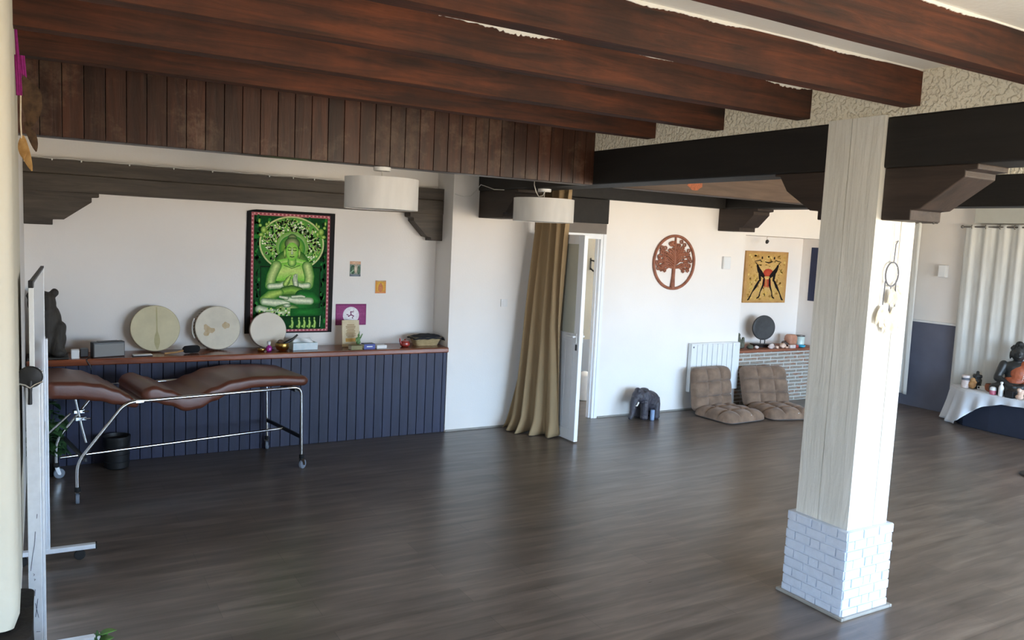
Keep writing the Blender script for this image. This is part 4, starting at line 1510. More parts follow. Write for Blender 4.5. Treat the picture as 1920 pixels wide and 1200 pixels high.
MB().box(.40, .46, -.012, WV + .012, .70, .725).build('hinge_bar', 'chrome', mtb, bevel=.003, smooth=False)
# adjusting rods under the head section
for (v, u0) in ((.30, .06), (.55, .10)):
    ad = MB()
    ad.tube([(u0, v, .74), (u0 + .045, v, .50), (u0 + .075, v, .37)], .009, 10)
    ad.build('adjusting_rod', 'chrome', mtb)
    ck = MB()
    ck.box(u0 + .0, u0 + .075, v - .02, v + .02, .545, .572)
    ck.tube([(u0 + .06, v - .02, .558), (u0 + .10, v - .045, .56)], .007, 8)
    ck.build('clamp', 'chrome', mtb, bevel=.003, smooth=False)
MB().tube([(-.12, .45, .40), (.06, .45, .57)], .009, 10).build('stay_rod', 'chrome', mtb)

# black planter bin below the table and leafy plant on the left
g = thing('round_pot', 'round black pot on the floor under the massage table', 'pot', (0.535, 7.22, 0))
MB().lathe([(0.0780, 0), (0.0920, .01), (0.0975, .06), (0.0936, .065), (0.0998, .12), (0.0959, .125), (0.1030, .19), (0.0991, .195), (0.1061, .25), (0.1061, .27), (0.0967, .27), (0.0920, .24), (.001, .23)], (0.535, 7.22, 0), 32).build('pot_body', 'pot', g)


def leaf(mb, base, d, L_, W, up=(0, 0, 1), droop=.3, m=0):
    base, d, up = Vector(base), Vector(d).normalized(), Vector(up)
    sd = d.cross(up)
    if sd.length < .1:
        sd = d.cross(Vector((1, 0, 0)))
    sd.normalize()
    nn = sd.cross(d).normalized()
    rows = []
    for i in range(7):
        t_ = i / 6
        w_ = W * (math.sin(PI * min(1, t_ ** .7)) ** .8) if t_ < 1 else 0
        ctr = base + d * L_ * t_ - Vector((0, 0, 1)) * droop * L_ * t_ * t_
        rows.append([ctr - sd * w_ + nn * .15 * w_, ctr - nn * .1 * w_, ctr + sd * w_ + nn * .15 * w_])
    vs = [q for r_ in rows for q in r_]
    fs = []
    for i in range(6):
        k_ = i * 3
        fs += [(k_, k_ + 1, k_ + 4, k_ + 3), (k_ + 1, k_ + 2, k_ + 5, k_ + 4)]
    mb.add(vs, fs, m)


def plant(name, label, ctr, potr, poth, nl, seed, spread, hgt, matl='leaf', pot='pot', size=(.06, .11)):
    x, y, z = ctr
    t_ = thing(name, label, 'plant', (x, y, z))
    MB().lathe([(potr * .7, z), (potr * .75, z + .004), (potr, z + poth), (potr * .93, z + poth), (potr * .9, z + poth * .88), (.002, z + poth * .86)], (x, y, 0), 28).build('pot', pot, t_)
    rn = random.Random(seed)
    fo, st = MB(), MB()
    for i in range(nl):
        a = rn.uniform(0, 2 * PI)
        q = spread * math.sqrt(rn.random())
        hz = z + poth + hgt * rn.random() * (1 - .4 * q / spread)
        bx, by = x + q * math.cos(a), y + q * math.sin(a)
        st.tube([(x + .2 * q * math.cos(a), y + .2 * q * math.sin(a), z + poth * .86), (x + .6 * q * math.cos(a), y + .6 * q * math.sin(a), hz + .02), (bx, by, hz)], .0025, 6)
        leaf(fo, (bx, by, hz), (math.cos(a), math.sin(a), rn.uniform(-.3, .4)), rn.uniform(*size), rn.uniform(.3, .42) * size[1], droop=rn.uniform(.2, .7))
    st.build('stems', 'leafdark', t_)
    fo.build('foliage', matl, t_, solid=.0015)
    return t_


plant('leafy_plant', 'dark leafy plant in the corner under the head of the massage table', (0.035, 7.18, 0.0), .09, .20, 60, 4, .10, .42, 'leafdark', size=(.07, .12))
plant('leafy_plant', 'bright green plant whose tip shows at the bottom left edge', (0.185, 3.72, 0.0), .06, .11, 26, 9, .045, .19, 'leaf', size=(.06, .085))

# ------------------------------------------------------------------ whiteboard on wheels, seen edge on
wbA = math.atan2(-(0.020 + 0.026), 5.30 - 4.08)
wb = thing('whiteboard', 'white rolling whiteboard seen edge-on in front of the left wall', 'whiteboard', (-0.026, 4.08, 0), wbA, local=True)
# near and far posts along local y
for (y, z1, nm) in ((0.0, 1.372, 0), (1.22, 1.355, 1)):
    ps = MB()
    wd = .031 if nm == 0 else .0125
    yo = y
    ps.box(-wd, wd - .008, -.030 if nm == 0 else -.012, .030, .06, z1)
    ps.box(wd - .007, wd + .004, -.026 if nm == 0 else -.010, .030, .06, z1 - .01)
    ps.xform(Matrix.Translation((0, yo, 0))).build('post', 'alu', wb, bevel=.002, smooth=False)
    ft = MB()
    ft.box(-.20, .255, yo - .018, yo + .022, .062, .090)
    fo = ft.build('foot', 'alu', wb, bevel=.003, smooth=False)
    for ux in (-.204, .255):
        MB().box(ux, ux + .007, yo - .019, yo + .023, .060, .092).build('end_cap', 'rubber', fo, smooth=False)
    for ux in (-.13, .17):
        cs = MB()
        cs.lathe([(.01, -.011), (.028, -.011), (.031, -.007), (.031, .007), (.028, .011), (.01, .011)], (0, 0, 0), 20)
        cs.xform(Matrix.Translation((ux, yo, .031)) @ Matrix.Rotation(R(90), 4, 'X'))
        cs.box(ux - .012, ux + .012, yo - .014, yo + .014, .045, .062)
        cs.build('caster', 'rubber', fo)
MB().box(-.013, .001, 0.0, 1.22, .86, 1.752).build('panel', 'whiteboard', wb, smooth=False)
fr = MB()
fr.box(-.016, .004, -.014, .006, .86, 1.735)
fr.box(-.014, .003, 1.214, 1.232, .86, 1.755)
fr.box(-.014, .003, 0.0, 1.22, .845, .862)
fr.build('frame', 'whiteplastic', wb, bevel=.002, smooth=False)
MB().box(-.013, .003, -.012, 1.225, 1.752, 1.764).build('top_rail', 'greycord', wb, smooth=False)
MB().box(-.0165, .0045, -.018, .012, 1.733, 1.766).build('corner_cap', 'blackplastic', wb, bevel=.003, smooth=False)
kn = MB().lathe([(.01, 0), (.046, .004), (.049, .012), (.044, .022), (.02, .028), (.004, .029)], (0, 0, 0), 28)
kn.xform(Matrix.Translation((-.012, -.031, 1.345)) @ Matrix.Rotation(R(90), 4, 'X'))
ko = kn.build('pivot_knob', 'blackplastic', wb)
MB().tube([(-.012, -.05, 1.33), (-.013, -.054, 1.28), (-.014, -.05, 1.225)], [.012, .008, .009], 10).build('lever', 'blackplastic', ko)
MB().tube([(-.058, -.050, 1.32), (-.03, -.056, 1.313), (-.012, -.06, 1.30), (.006, -.056, 1.313), (.034, -.050, 1.325)], .0045, 8).build('clip', 'chrome', ko)
# pen marks on the near post
for path in ([(-.002, .54), (-.006, .48), (-.014, .43), (-.022, .36)], [(.006, .62), (.004, .60)], [(-.012, .345), (-.007, .34), (-.012, .335)], [(-.01, .32), (-.004, .318), (-.009, .312)], [(-.006, .27), (-.008, .24)], [(.004, .225), (-.001, .18), (-.006, .14)], [(-.006, .205), (.0, .17), (.006, .135)], [(-.004, .07), (.012, .068)]):
    MB().tube([(a, -.0305, z + .1) for a, z in path], .0011, 5).build('pen_mark', 'inkline', wb)


# dark stone at the foot of the wall end
ps = MB()
rings = []
for z in (0, .1, .2, .3, .38, .43):
    k_ = 1 - .12 * (z / .43) ** 3
    rings.append([Vector((-.50 + p[0], 3.68 + p[1] * k_, z)) for p in rrect(0, 0, .93, .60, .07, 5)])
ps.loft(rings)
tag(ps.build('corner_stone', 'plinth', noisy=(.018, 5.0)), 'dark rough stone at the foot of the cream wall end', 'stone')

# magenta dreamcatcher on the wall end
md = thing('dreamcatcher', 'magenta yarn dreamcatcher with brown feathers on the cream wall edge', 'dreamcatcher', (-0.07, 4.15, 2.98))
MZ = 0.0
FZ = 0.09
MB().tube([(-.078, 4.15, 2.90 + MZ), (-.073, 4.15, 2.80 + MZ), (-.068, 4.15, 2.70 + MZ)], [.004, .006, .008], 8).build('hanging_yarn', 'magenta', md)
yb = MB()
for q in range(5):
    yb.tube([(-.076 + .007 * q, 4.15 - .004 * (q % 2), 2.73 + MZ), (-.074 + .008 * q, 4.145, 2.64 + MZ), (-.072 + .008 * q, 4.148, 2.56 + MZ)], .0055, 8)
yb.build('yarn_bundle', 'magenta', md)
MB().tube([(-.060, 4.14, 2.56 + MZ), (-.062, 4.14, 2.45 + MZ), (-.058, 4.14, 2.34 + MZ), (-.05, 4.14, 2.28 + MZ)], .003, 8).build('strand', 'feather', md)
fm = MB()
feather(fm, (-.066, 4.145, 2.56 + FZ), (-.022, 4.12, 2.34 + FZ), .042, (.024, 0, 0))
feather(fm, (-.055, 4.15, 2.54 + FZ), (.0, 4.12, 2.40 + FZ), .032, (.015, 0, .01))
feather(fm, (-.045, 4.14, 2.36 + FZ), (-.005, 4.12, 2.235 + FZ), .018, (.006, 0, 0))
fm.build('feathers', 'brownfeather', md)
fm = MB()
feather(fm, (-.055, 4.14, 2.30 + FZ), (-.022, 4.12, 2.15 + FZ), .018, (-.006, 0, 0))
feather(fm, (-.06, 4.14, 2.29 + FZ), (-.052, 4.12, 2.20 + FZ), .018, (0, 0, 0))
fm.build('feathers', 'goldfeather', md)

# ------------------------------------------------------------------ curtain, door
g = thing('curtain', 'long beige linen curtain gathered beside the open door', 'curtain', (4.5, 7.1, 0))


def cur(u, v):
    # u: 0 at the wall side .. 1 at the camera side; v: 0 floor .. 1 top
    tl, tr = Vector((4.585, 7.28)), Vector((4.60, 6.72))
    ml, mr = Vector((4.46, 7.30)), Vector((4.58, 6.76))
    bl, br2 = Vector((4.30, 7.335)), Vector((4.60, 6.74))
    l_ = bl.lerp(ml, min(1, (v / .36)) ** .62) if v < .36 else ml.lerp(tl, (v - .36) / .64)
    r_ = br2.lerp(mr, min(1, v / .45)) if v < .45 else mr.lerp(tr, (v - .45) / .55)
    uu = u + .02 * math.sin(3 * v + 9 * u)
    p_ = l_.lerp(r_, uu)
    d = (r_ - l_).normalized()
    nrm = Vector((-d.y, d.x))
    amp = .042 + .014 * math.sin(4 * v + 5 * u)
    fold = amp * math.sin(2 * PI * (4.3 * u + .25 * math.sin(2.2 * v))) + .008 * math.sin(2 * PI * 7.3 * u + 3 * v)
    if v < .06:
        fold *= 1 + 1.2 * (.06 - v) / .06
    sag = .02 * math.sin(PI * u) * (1 - v)
    q = p_ + nrm * (fold - .0) + Vector((-.012 - sag, 0))
    return Vector((q.x, q.y, .006 + 2.55 * v + .012 * max(0, math.sin(14 * u)) * (v < .02)))


cm = MB()
cm.grid(cur, 110, 60)
cm.build('drape', 'beigecurtain', g, solid=.004, angle=80)
MB().tube([(4.56, 7.355, 2.575), (4.56, 6.70, 2.575)], .012, 12).build('curtain_rail', 'darkwood', g)

d1 = bpy.data.objects.new('door_1', None)
COL.objects.link(d1)
d1.location = (5.1, 7.4, 0)
d1['_o'] = (5.1, 7.4, 0)
struct(d1)
fr = MB()
fr.box(4.622, 4.69, 7.385, 7.475, 0, 2.135)
fr.box(5.505, 5.576, 7.385, 7.475, 0, 2.135)
fr.box(4.69, 5.505, 7.385, 7.475, 2.075, 2.135)
fr.box(5.535, 5.576, 7.375, 7.386, 0, 2.135)
fr.box(5.49, 5.506, 7.42, 7.475, 0, 2.075)
fr.build('door_frame', 'pvc', d1, bevel=.004, smooth=False)
MB().box(4.62, 5.576, 7.385, 7.40, 2.137, 2.249).build('transom_panel', 'transom', d1, smooth=False)
ld = MB()
X0, X1 = 4.655, 4.70
ld.box(X0, X1, 6.515, 6.61, .012, 2.105)
ld.box(X0, X1, 7.27, 7.365, .012, 2.105)
ld.box(X0, X1, 6.61, 7.27, 2.012, 2.105)
ld.box(X0, X1, 6.61, 7.27, 1.035, 1.11)
ld.box(X0, X1, 6.61, 7.27, .012, .125)
lf = ld.build('door_leaf', 'pvc', d1, bevel=.004, smooth=False)
MB().box(X0 + .014, X1 - .014, 6.61, 7.27, 1.11, 2.012).build('glass_pane', 'frost', lf, smooth=False)
lp = MB()
lp.box(X0 + .012, X1 - .012, 6.61, 7.27, .125, 1.035)
for i in range(5):
    lp.box(X0 + .008, X0 + .014, 6.63 + i * .13, 6.63 + i * .13 + .118, .14, 1.02)
lp.build('lower_panel', 'pvc', lf, smooth=False)
for sx in (X0 - .02, X1 + .012):
    hd = MB()
    hd.box(sx + .004, sx + .012, 6.545, 6.585, 1.02, 1.12)
    hd.tube([(sx + .008, 6.565, 1.085), (sx - .022 if sx < X0 else sx + .035, 6.565, 1.085), (sx - .026 if sx < X0 else sx + .038, 6.60, 1.085), (sx - .024 if sx < X0 else sx + .036, 6.68, 1.085)], .010, 10)
    hd.build('handle', 'whiteplastic', lf, bevel=.002)
MB().box(X0 - .004, X0 + .002, 6.548, 6.575, .945, 1.005).build('keyhole_plate', 'blacksteel', lf, smooth=False)
# hook and white bin in the corridor
g = thing('coat_hook', 'black double coat hook on the corridor wall behind the door', 'hook', (6.27, 8.61, 1.78))
k_ = MB()
k_.box(6.262, 6.278, 8.604, 8.615, 1.67, 1.83)
k_.tube([(6.27, 8.605, 1.80), (6.27, 8.53, 1.79), (6.30, 8.51, 1.81), (6.36, 8.50, 1.85)], .010, 8)
k_.tube([(6.27, 8.605, 1.69), (6.27, 8.55, 1.66), (6.30, 8.53, 1.67), (6.33, 8.52, 1.70)], .010, 8)
k_.build('hook_body', 'blacksteel', g)
g = thing('white_bin', 'slim white bin on the corridor floor behind the door', 'bin', (6.05, 8.30, 0))
MB().lathe([(.06, 0), (.075, .01), (.085, .32), (.08, .34), (.06, .36), (.03, .375), (.002, .378)], (6.05, 8.30, 0), 24).build('bin_body', 'whiteplastic', g)

o = MB().box(4.235, 4.315, 7.388, 7.40, 1.31, 1.39)
o.box(4.255, 4.295, 7.384, 7.389, 1.325, 1.375)
tag(o.build('light_switch', 'whiteplastic', bevel=.003, smooth=False), 'white light switch on the pier left of the beige curtain', 'switch')

# ------------------------------------------------------------------ carved tree disc
g = thing('tree_disc', 'round carved red-brown tree of life on the white wall', 'wall decoration', (6.62, 7.39, 1.52))
cx, cz, ra = 6.62, 1.84, .318
MB().tube([(cx + ra * math.cos(2 * PI * i / 64), 7.385, cz + ra * math.sin(2 * PI * i / 64)) for i in range(64)], .017, 10, closed=True).build('ring', 'tree', g)
tr = MB()
tr.tube([(cx - .01, 7.385, cz - ra), (cx - .004, 7.385, cz - .18), (cx, 7.385, cz), (cx + .003, 7.385, cz + .15), (cx + .003, 7.385, cz + ra)], [.034, .022, .02, .015, .009], 10)
rt = random.Random(21)
for i in range(26):
    a = R(-28 + 236 * i / 25)
    L_ = rt.uniform(.17, .29)
    st = (cx + .0, cz - .07 + .16 * max(0, math.sin(a)))
    en = (cx + L_ * math.cos(a) * 1.02, cz - .02 + L_ * math.sin(a))
    d_ = math.hypot(en[0] - cx, en[1] - cz)
    if d_ > .29:
        en = (cx + (en[0] - cx) * .29 / d_, cz + (en[1] - cz) * .29 / d_)
    md_ = ((st[0] + en[0]) / 2 + .02 * math.sin(i), (st[1] + en[1]) / 2 + .03)
    pth = [(st[0], 7.385, st[1]), (md_[0], 7.385, md_[1]), (en[0], 7.385, en[1])]
    sg = 1 if i % 2 else -1
    for q in range(1, 6):
        aa = a + sg * q * 1.05
        pth.append((en[0] + .022 * (math.cos(aa) - math.cos(a)), 7.385, en[1] + .022 * (math.sin(aa) - math.sin(a))))
    tr.tube(pth, [.011, .010, .009] + [.008] * 5, 7)
for i in range(52):
    a = R(-24 + 228 * rt.random())
    q = .27 * math.sqrt(rt.uniform(.1, 1))
    px, pz = cx + q * math.cos(a), cz + q * math.sin(a)
    if pz < cz - .11:
        continue
    tr.tube([(px + .019 * math.cos(2 * PI * k2 / 10), 7.385, pz + .019 * math.sin(2 * PI * k2 / 10)) for k2 in range(10)], .008, 6, closed=True)
tr.build('tree', 'tree', g)

# wall sensors / grilles
g = thing('wall_speaker', 'small white wall grille between the tree disc and the painting', 'speaker', (7.48, 7.39, 1.78))
MB().box(7.42, 7.545, 7.365, 7.40, 1.775, 1.935).build('cover', 'whiteplastic', g, bevel=.006, smooth=False)
MB().box(7.432, 7.533, 7.362, 7.366, 1.787, 1.923).build('grille', 'radiator', g, smooth=False)
g = thing('wall_speaker', 'small white box on the right wall left of the white curtain', 'speaker', (10.32, 6.27, 1.8))
MB().box(10.285, 10.35, 6.22, 6.33, 1.79, 1.95).build('cover', 'whiteplastic', g, bevel=.006, smooth=False)
MB().box(10.281, 10.286, 6.232, 6.318, 1.80, 1.94).build('grille', 'radiator', g, smooth=False)

# ------------------------------------------------------------------ radiator
g = thing('radiator', 'white finned electric radiator on the wall behind the floor chairs', 'radiator', (7.36, 7.36, 0.235))
rd = MB()
rd.box(6.945, 7.775, 7.345, 7.385, .235, .845)
for i in range(7):
    x = 7.045 + i * .0865
    rd.box(x, x + .078, 7.325, 7.347, .245, .835)
rd.box(6.945, 7.035, 7.322, 7.347, .238, .842)
rd.box(7.655, 7.775, 7.322, 7.347, .238, .842)
rd.build('body', 'radiator', g, bevel=.006, smooth=False)
MB().box(7.69, 7.745, 7.315, 7.323, .80, .83).build('control_panel', 'whiteplastic', g, bevel=.002, smooth=False)
for x in (7.05, 7.66):
    MB().box(x, x + .03, 7.38, 7.40, .40, .46).build('bracket', 'whiteplastic', g, smooth=False)
MB().ell((6.975, 7.322, .80), (.012, .004, .012)).build('knob', 'greycord', g)


# ------------------------------------------------------------------ floor chairs
def pillow(nx, ny, w_, L_, t_, th0=.035, seams_v=None):
    """tufted pad lying on xy: x in +-w/2, y 0..L, thickness up in z"""
    NU, NV = nx * 10, ny * 10
    top = []

    def e(u, p=5):
        return max(0.0, 1 - abs(2 * u - 1) ** p) ** .5

    def tuft(u, n):
        f_ = (u * n) % 1.0
        if (u < 1e-6 or u > 1 - 1e-6):
            return 1.0
        k_ = abs(math.sin(PI * u * n))
        # no seam at outer edges
        if u * n < .5 or u * n > n - .5:
            k_ = 1.0
        return k_ ** .35
    vs = []
    for sgn in (1, 0):
        for j in range(NV + 1):
            v = j / NV
            for i in range(NU + 1):
                u = i / NU
                x = (u - .5) * w_ * (1 - .10 * abs(2 * v - 1) ** 10)
                y = (.5 + (v - .5) * (1 - .08 * abs(2 * u - 1) ** 10)) * L_
                ed = e(u) * e(v)
                if sgn:
                    bump = .62 + .38 * min(tuft(u, nx), tuft(v, ny))
                    z = th0 * .5 + (t_ - th0 * .5) * ed * bump
                else:
                    z = th0 * .5 - th0 * .5 * min(1, ed * 1.6)
                vs.append(Vector((x, y, z)))
    n1 = (NU + 1) * (NV + 1)
    fs = []
    for j in range(NV):
        for i in range(NU):
            a = j * (NU + 1) + i
            fs.append((a, a + 1, a + NU + 2, a + NU + 1))
            fs.append((n1 + a, n1 + a + NU + 1, n1 + a + NU + 2, n1 + a + 1))
    for i in range(NU):
        fs.append((i, n1 + i, n1 + i + 1, i + 1))
        a = NV * (NU + 1) + i
        fs.append((a, a + 1, n1 + a + 1, n1 + a))
    for j in range(NV):
        a = j * (NU + 1)
        fs.append((a, a + NU + 1, n1 + a + NU + 1, n1 + a))
        a += NU
        fs.append((a, n1 + a, n1 + a + NU + 1, a + NU + 1))
    return MB().add(vs, fs)


def floor_chair(label, x, y, rz, recline, w_=.68):
    t_ = thing('floor_chair', label, 'floor chair', (x, y, 0), R(rz), group='legless suede floor chairs', local=True)
    st = pillow(3, 3, w_, .60, .14)
    st.xform(Matrix.Translation((0, -.56, .002)))
    so = st.build('seat', 'suede', t_, angle=70)
    bk_ = pillow(3, 3, w_, .54, .14)
    # stand it up: y->z, thickness towards -y
    bk_.xform(Matrix.Translation((0, .06, .03)) @ Matrix.Rotation(R(90 - recline), 4, 'X') @ Matrix.Translation((0, 0, 0)))
    bk_.build('backrest', 'suede', t_, angle=70)
    MB().box(-w_ / 2 + .06, w_ / 2 - .06, -.02, .045, .008, .07).build('hinge_gusset', 'suededark', t_, bevel=.015)
    MB().ell((.06, -.53, .075), (.014, .012, .014), None, 12, 8).build('white_tag', 'paper', so)
    return t_


floor_chair('brown tufted floor chair in front of the white radiator', 7.18, 7.12, 3, 8)
floor_chair('brown tufted floor chair in front of the brick fireplace, half hidden by pillar', 8.02, 7.0, -14, 20)

# ------------------------------------------------------------------ elephant
g = thing('elephant_statue', 'dark carved elephant standing on the floor against the white wall', 'statue', (6.10, 7.18, 0), R(0), local=True)
e_ = MB()
e_.ell((.08, .03, .215), (.17, .11, .115))
e_.ell((.12, .03, .20), (.13, .105, .12))
e_.ell((-.08, -.01, .275), (.085, .075, .085))
for (u, v) in ((-.02, -.055), (.16, -.05), (-.01, .08), (.18, .08)):
    e_.cap((u, v, .18), (u, v, .03), .048, .045)
    e_.ell((u, v, .025), (.052, .05, .026))
e_.ell((.005, -.075, .265), (.065, .018, .085), Matrix.Rotation(R(-20), 4, 'Y'))
e_.ell((.0, .075, .265), (.065, .018, .085))
e_.ell((-.10, -.01, .345), (.035, .045, .034))
e_.ell((.02, .02, .335), (.06, .06, .03))
e_.tube([(-.135, -.02, .26), (-.165, -.025, .20), (-.175, -.03, .13), (-.19, -.035, .07), (-.215, -.04, .035), (-.235, -.045, .03)], [.052, .045, .038, .031, .026, .02], 12)
e_.tube([(.255, .03, .24), (.275, .03, .18), (.28, .03, .12)], [.016, .012, .01], 8)
e_.build('body', 'elephant', g, remesh=.009, smoothit=2)
for v in (-.065, .04):
    MB().tube([(-.125, v, .215), (-.155, v - .012, .18), (-.18, v - .016, .18)], [.011, .009, .003], 10).build('tusk', 'ivory', g)
MB().lathe([(.022, 0.001), (.026, .006), (.026, .12), (.02, .125)], (.06, -.105, 0), 16).build('front_ornament', 'iceblue', g)

# ------------------------------------------------------------------ brick fireplace and shelf
g = thing('fireplace', 'low slim-brick fireplace surround with a red-brown wooden shelf', 'fireplace', (8.62, 7.62, 0))
MB().box(7.815, 9.438, 7.40, 7.85, 0, .69).build('brick_surround', 'brick', g, smooth=False)
MB().box(7.812, 9.438, 7.375, 7.85, .69, .722).build('mantel_shelf', 'mantel', g, bevel=.004, smooth=False)
ZM = .722
g = thing('gong', 'dark round gong on a low black stand on the brick shelf', 'gong', (8.49, 7.60, ZM), R(-18), local=True)
gd_ = MB().lathe([(.155, -.016), (.166, -.012), (.170, 0), (.165, .012), (.15, .016), (.13, .013), (.05, .013), (.001, .013)], (0, 0, 0), 48)
gd_.xform(Matrix.Translation((0, 0, .265)) @ Matrix.Rotation(R(90), 4, 'X')).build('disc', 'gong', g)
for u in (-.032, .032):
    MB().tube([(u, 0, .03), (u, 0, .12)], .007, 8).build('stem', 'blacksteel', g)
MB().loft([[Vector((q[0], q[1], z)) for q in rrect(0, 0, w_, d_, .02)] for (w_, d_, z) in ((.26, .09, 0), (.26, .09, .012), (.33, .11, .035), (.34, .115, .046))]).build('base', 'darkwood', g)
# small things along the shelf
g = thing('stone_figure', 'small dark grey stone figures at the left end of the brick shelf', 'figurine', (8.02, 7.62, ZM))
f_ = MB()
f_.ell((8.03, 7.60, ZM + .05), (.05, .04, .05))
f_.ell((8.03, 7.60, ZM + .115), (.035, .03, .045))
f_.ell((8.03, 7.60, ZM + .175), (.022, .022, .028))
f_.cap((8.09, 7.58, ZM + .03), (8.095, 7.58, ZM + .13), .03, .02)
f_.ell((8.0, 7.56, ZM + .025), (.06, .05, .028))
f_.build('figure', 'moss', g, remesh=.008, smoothit=2)


def stone(name, label, x, y, r, m, seed, cat='stone', group='stones on the brick shelf'):
    b_ = MB().ell((x, y, ZM + r[2] * .92), r, None, 14, 9)
    o_ = b_.build(name, m, noisy=(min(r) * .45, 22 + seed))
    return tag(o_, label, cat, group)


stone('pebble', 'grey-green stone right of the stone figures', 8.15, 7.50, (.055, .04, .028), 'moss', 1)
stone('pebble', 'small pale stone beside the left foot of the gong stand', 8.24, 7.47, (.03, .025, .022), 'quartz', 2)
stone('crystal', 'white crystal lump in front of the gong stand', 8.50, 7.45, (.055, .035, .032), 'quartz', 3, 'crystal')
stone('pebble', 'small pinkish stone right of the white crystal', 8.60, 7.44, (.028, .022, .018), 'peach', 4)
stone('pebble', 'peach stone in the middle of the shelf', 8.715, 7.45, (.06, .04, .036), 'peach', 5)
stone('pebble', 'rounded brown stone behind the peach one', 8.84, 7.52, (.05, .045, .05), 'brownstone', 6)
stone('pebble', 'flat rosy stone left of the tin', 8.76, 7.415, (.03, .02, .014), 'peach', 7)
g = thing('salt_lamp', 'salmon-coloured rounded stone lamp on the brick shelf', 'lamp', (9.05, 7.60, ZM))
MB().loft([[Vector((9.05 + q[0], 7.60 + q[1], ZM + z)) for q in rrect(0, 0, w_, w_ * .8, .04)] for (w_, z) in ((.13, .02), (.155, .035), (.165, .10), (.155, .14), (.12, .16))]).build('stone', 'saltstone', g)
MB().box(8.985, 9.115, 7.55, 7.65, ZM, ZM + .022).build('base', 'darkwood', g, bevel=.004, smooth=False)
g = thing('candle_jar', 'pale glass candle jar at the right of the salmon lamp', 'candle', (9.24, 7.60, ZM))
MB().lathe([(.055, 0), (.062, .006), (.062, .135), (.058, .14), (.054, .135), (.054, .1), (.002, .098)], (9.24, 7.60, ZM), 24).build('jar', 'candle', g)
MB().lathe([(.064, .13), (.066, .134), (.066, .146), (.05, .15), (.002, .151)], (9.24, 7.60, ZM), 24).build('lid', 'steelgrey', g)
o = MB().box(8.80, 8.91, 7.385, 7.43, ZM, ZM + .045).build('tin_box', 'quartz', bevel=.005, smooth=False)
tag(o, 'small pale tin in front of the salmon lamp', 'box')
o = MB().lathe([(.018, 0), (.026, .01), (.027, .03), (.018, .045), (.001, .047)], (8.955, 7.41, ZM), 16).build('red_pot', 'redpaint')
tag(o, 'tiny red pot between the tin and the cyan dish', 'pot')
o = MB().lathe([(.02, 0), (.045, .012), (.055, .035), (.05, .036), (.04, .016), (.001, .01)], (9.07, 7.425, ZM), 24).build('cyan_dish', 'cyan')
tag(o, 'small cyan dish at the right end of the brick shelf', 'dish')

# painting
g = thing('painting', 'golden painting of two long-limbed dancers around a red drum', 'painting', (8.7, 7.84, 1.31))
PX0, PZ0, PW, PH = 8.292, 1.307, .83, .713
MB().box(PX0, PX0 + PW, 7.82, 7.849, PZ0, PZ0 + PH).build('canvas', mat('gold canvas', c(170, 126, 70), 0.7, col2=c(196, 152, 92), vscale=9), g, bevel=.002, smooth=False)
p = Pic().setup(PX0, PZ0, PW, PH, 7.8196)
p.rect(.05, .04, .95, .96, c(192, 152, 88), c(218, 182, 118))
p.layer += 1
for i in range(160):
    p.oval(rp_.uniform(.08, .92), rp_.uniform(.07, .93), rp_.uniform(.01, .035), rp_.uniform(.008, .03), rp_.choice([c(190, 150, 76), c(216, 186, 110), c(206, 170, 90), c(160, 122, 60)]), None, 8)
    p.layer -= 1
p.layer += 2
BK = c(26, 20, 18)
RDc = c(172, 58, 42)
p.oval(.54, .58, .12, .085, RDc, c(196, 84, 56))
p.oval(.53, .47, .13, .05, c(200, 160, 90), c(226, 190, 120))
p.oval(.52, .38, .1, .07, c(160, 44, 40), RDc)
for i in range(9):
    p.limb([(.44 + .02 * i, .44), (.42 + .026 * i, .30)], [.02, .006], rp_.choice([RDc, c(190, 90, 60), c(206, 160, 90)]), RDc)
for sg, ox in ((1, 0), (-1, 1.03)):
    X = lambda u: ox + sg * u
    p.limb([(X(.27), .72), (X(.31), .64), (X(.36), .58), (X(.43), .52)], [.02, .038, .045, .03], BK, BK)
    p.limb([(X(.29), .72), (X(.20), .80), (X(.34), .83), (X(.35), .80)], [.012, .008, .008, .01], BK, BK)
    p.oval(X(.37), .875, .018, .028, BK, BK, 12)
    p.limb([(X(.34), .56), (X(.35), .47), (X(.36), .44)], [.03, .026, .02], BK, BK)
    p.limb([(X(.33), .42), (X(.27), .32), (X(.2), .22), (X(.15), .13)], [.02, .028, .012, .010], BK, BK)
    p.limb([(X(.16), .14), (X(.12), .07), (X(.10), .06)], [.014, .016, .012], BK, BK)
    p.limb([(X(.45), .47), (X(.44), .35), (X(.38), .22), (X(.36), .14)], [.02, .022, .011, .010], BK, BK)
    p.limb([(X(.37), .15), (X(.35), .11), (X(.31), .09)], [.013, .014, .010], BK, BK)
p.limb([(.44, .80), (.53, .78), (.62, .805)], [.006, .012, .006], BK, BK)
p.build('paint', 'print', g, smooth=False)
# hanging spot and poster
g = thing('ceiling_spot', 'tiny black spot lamp hanging on a thin wire above the painting', 'lamp', (8.42, 7.60, 2.22))
MB().tube([(8.42, 7.60, 2.222), (8.422, 7.60, 2.175)], .0035, 6).build('wire', 'steelgrey', g)
MB().lathe([(.008, 0), (.02, .012), (.024, .04), (.012, .055), (.002, .056)], (0, 0, 0), 14).xform(Matrix.Translation((8.415, 7.60, 2.125)) @ Matrix.Rotation(R(25), 4, 'Y')).build('lamp_head', 'blacksteel', g)
o = MB().box(9.434, 9.44, 7.43, 7.69, 1.35, 2.105).build('wall_poster', 'blueposter', bevel=.001, smooth=False)
tag(o, 'narrow dark blue poster just left of the pillar, right of the painting', 'poster')

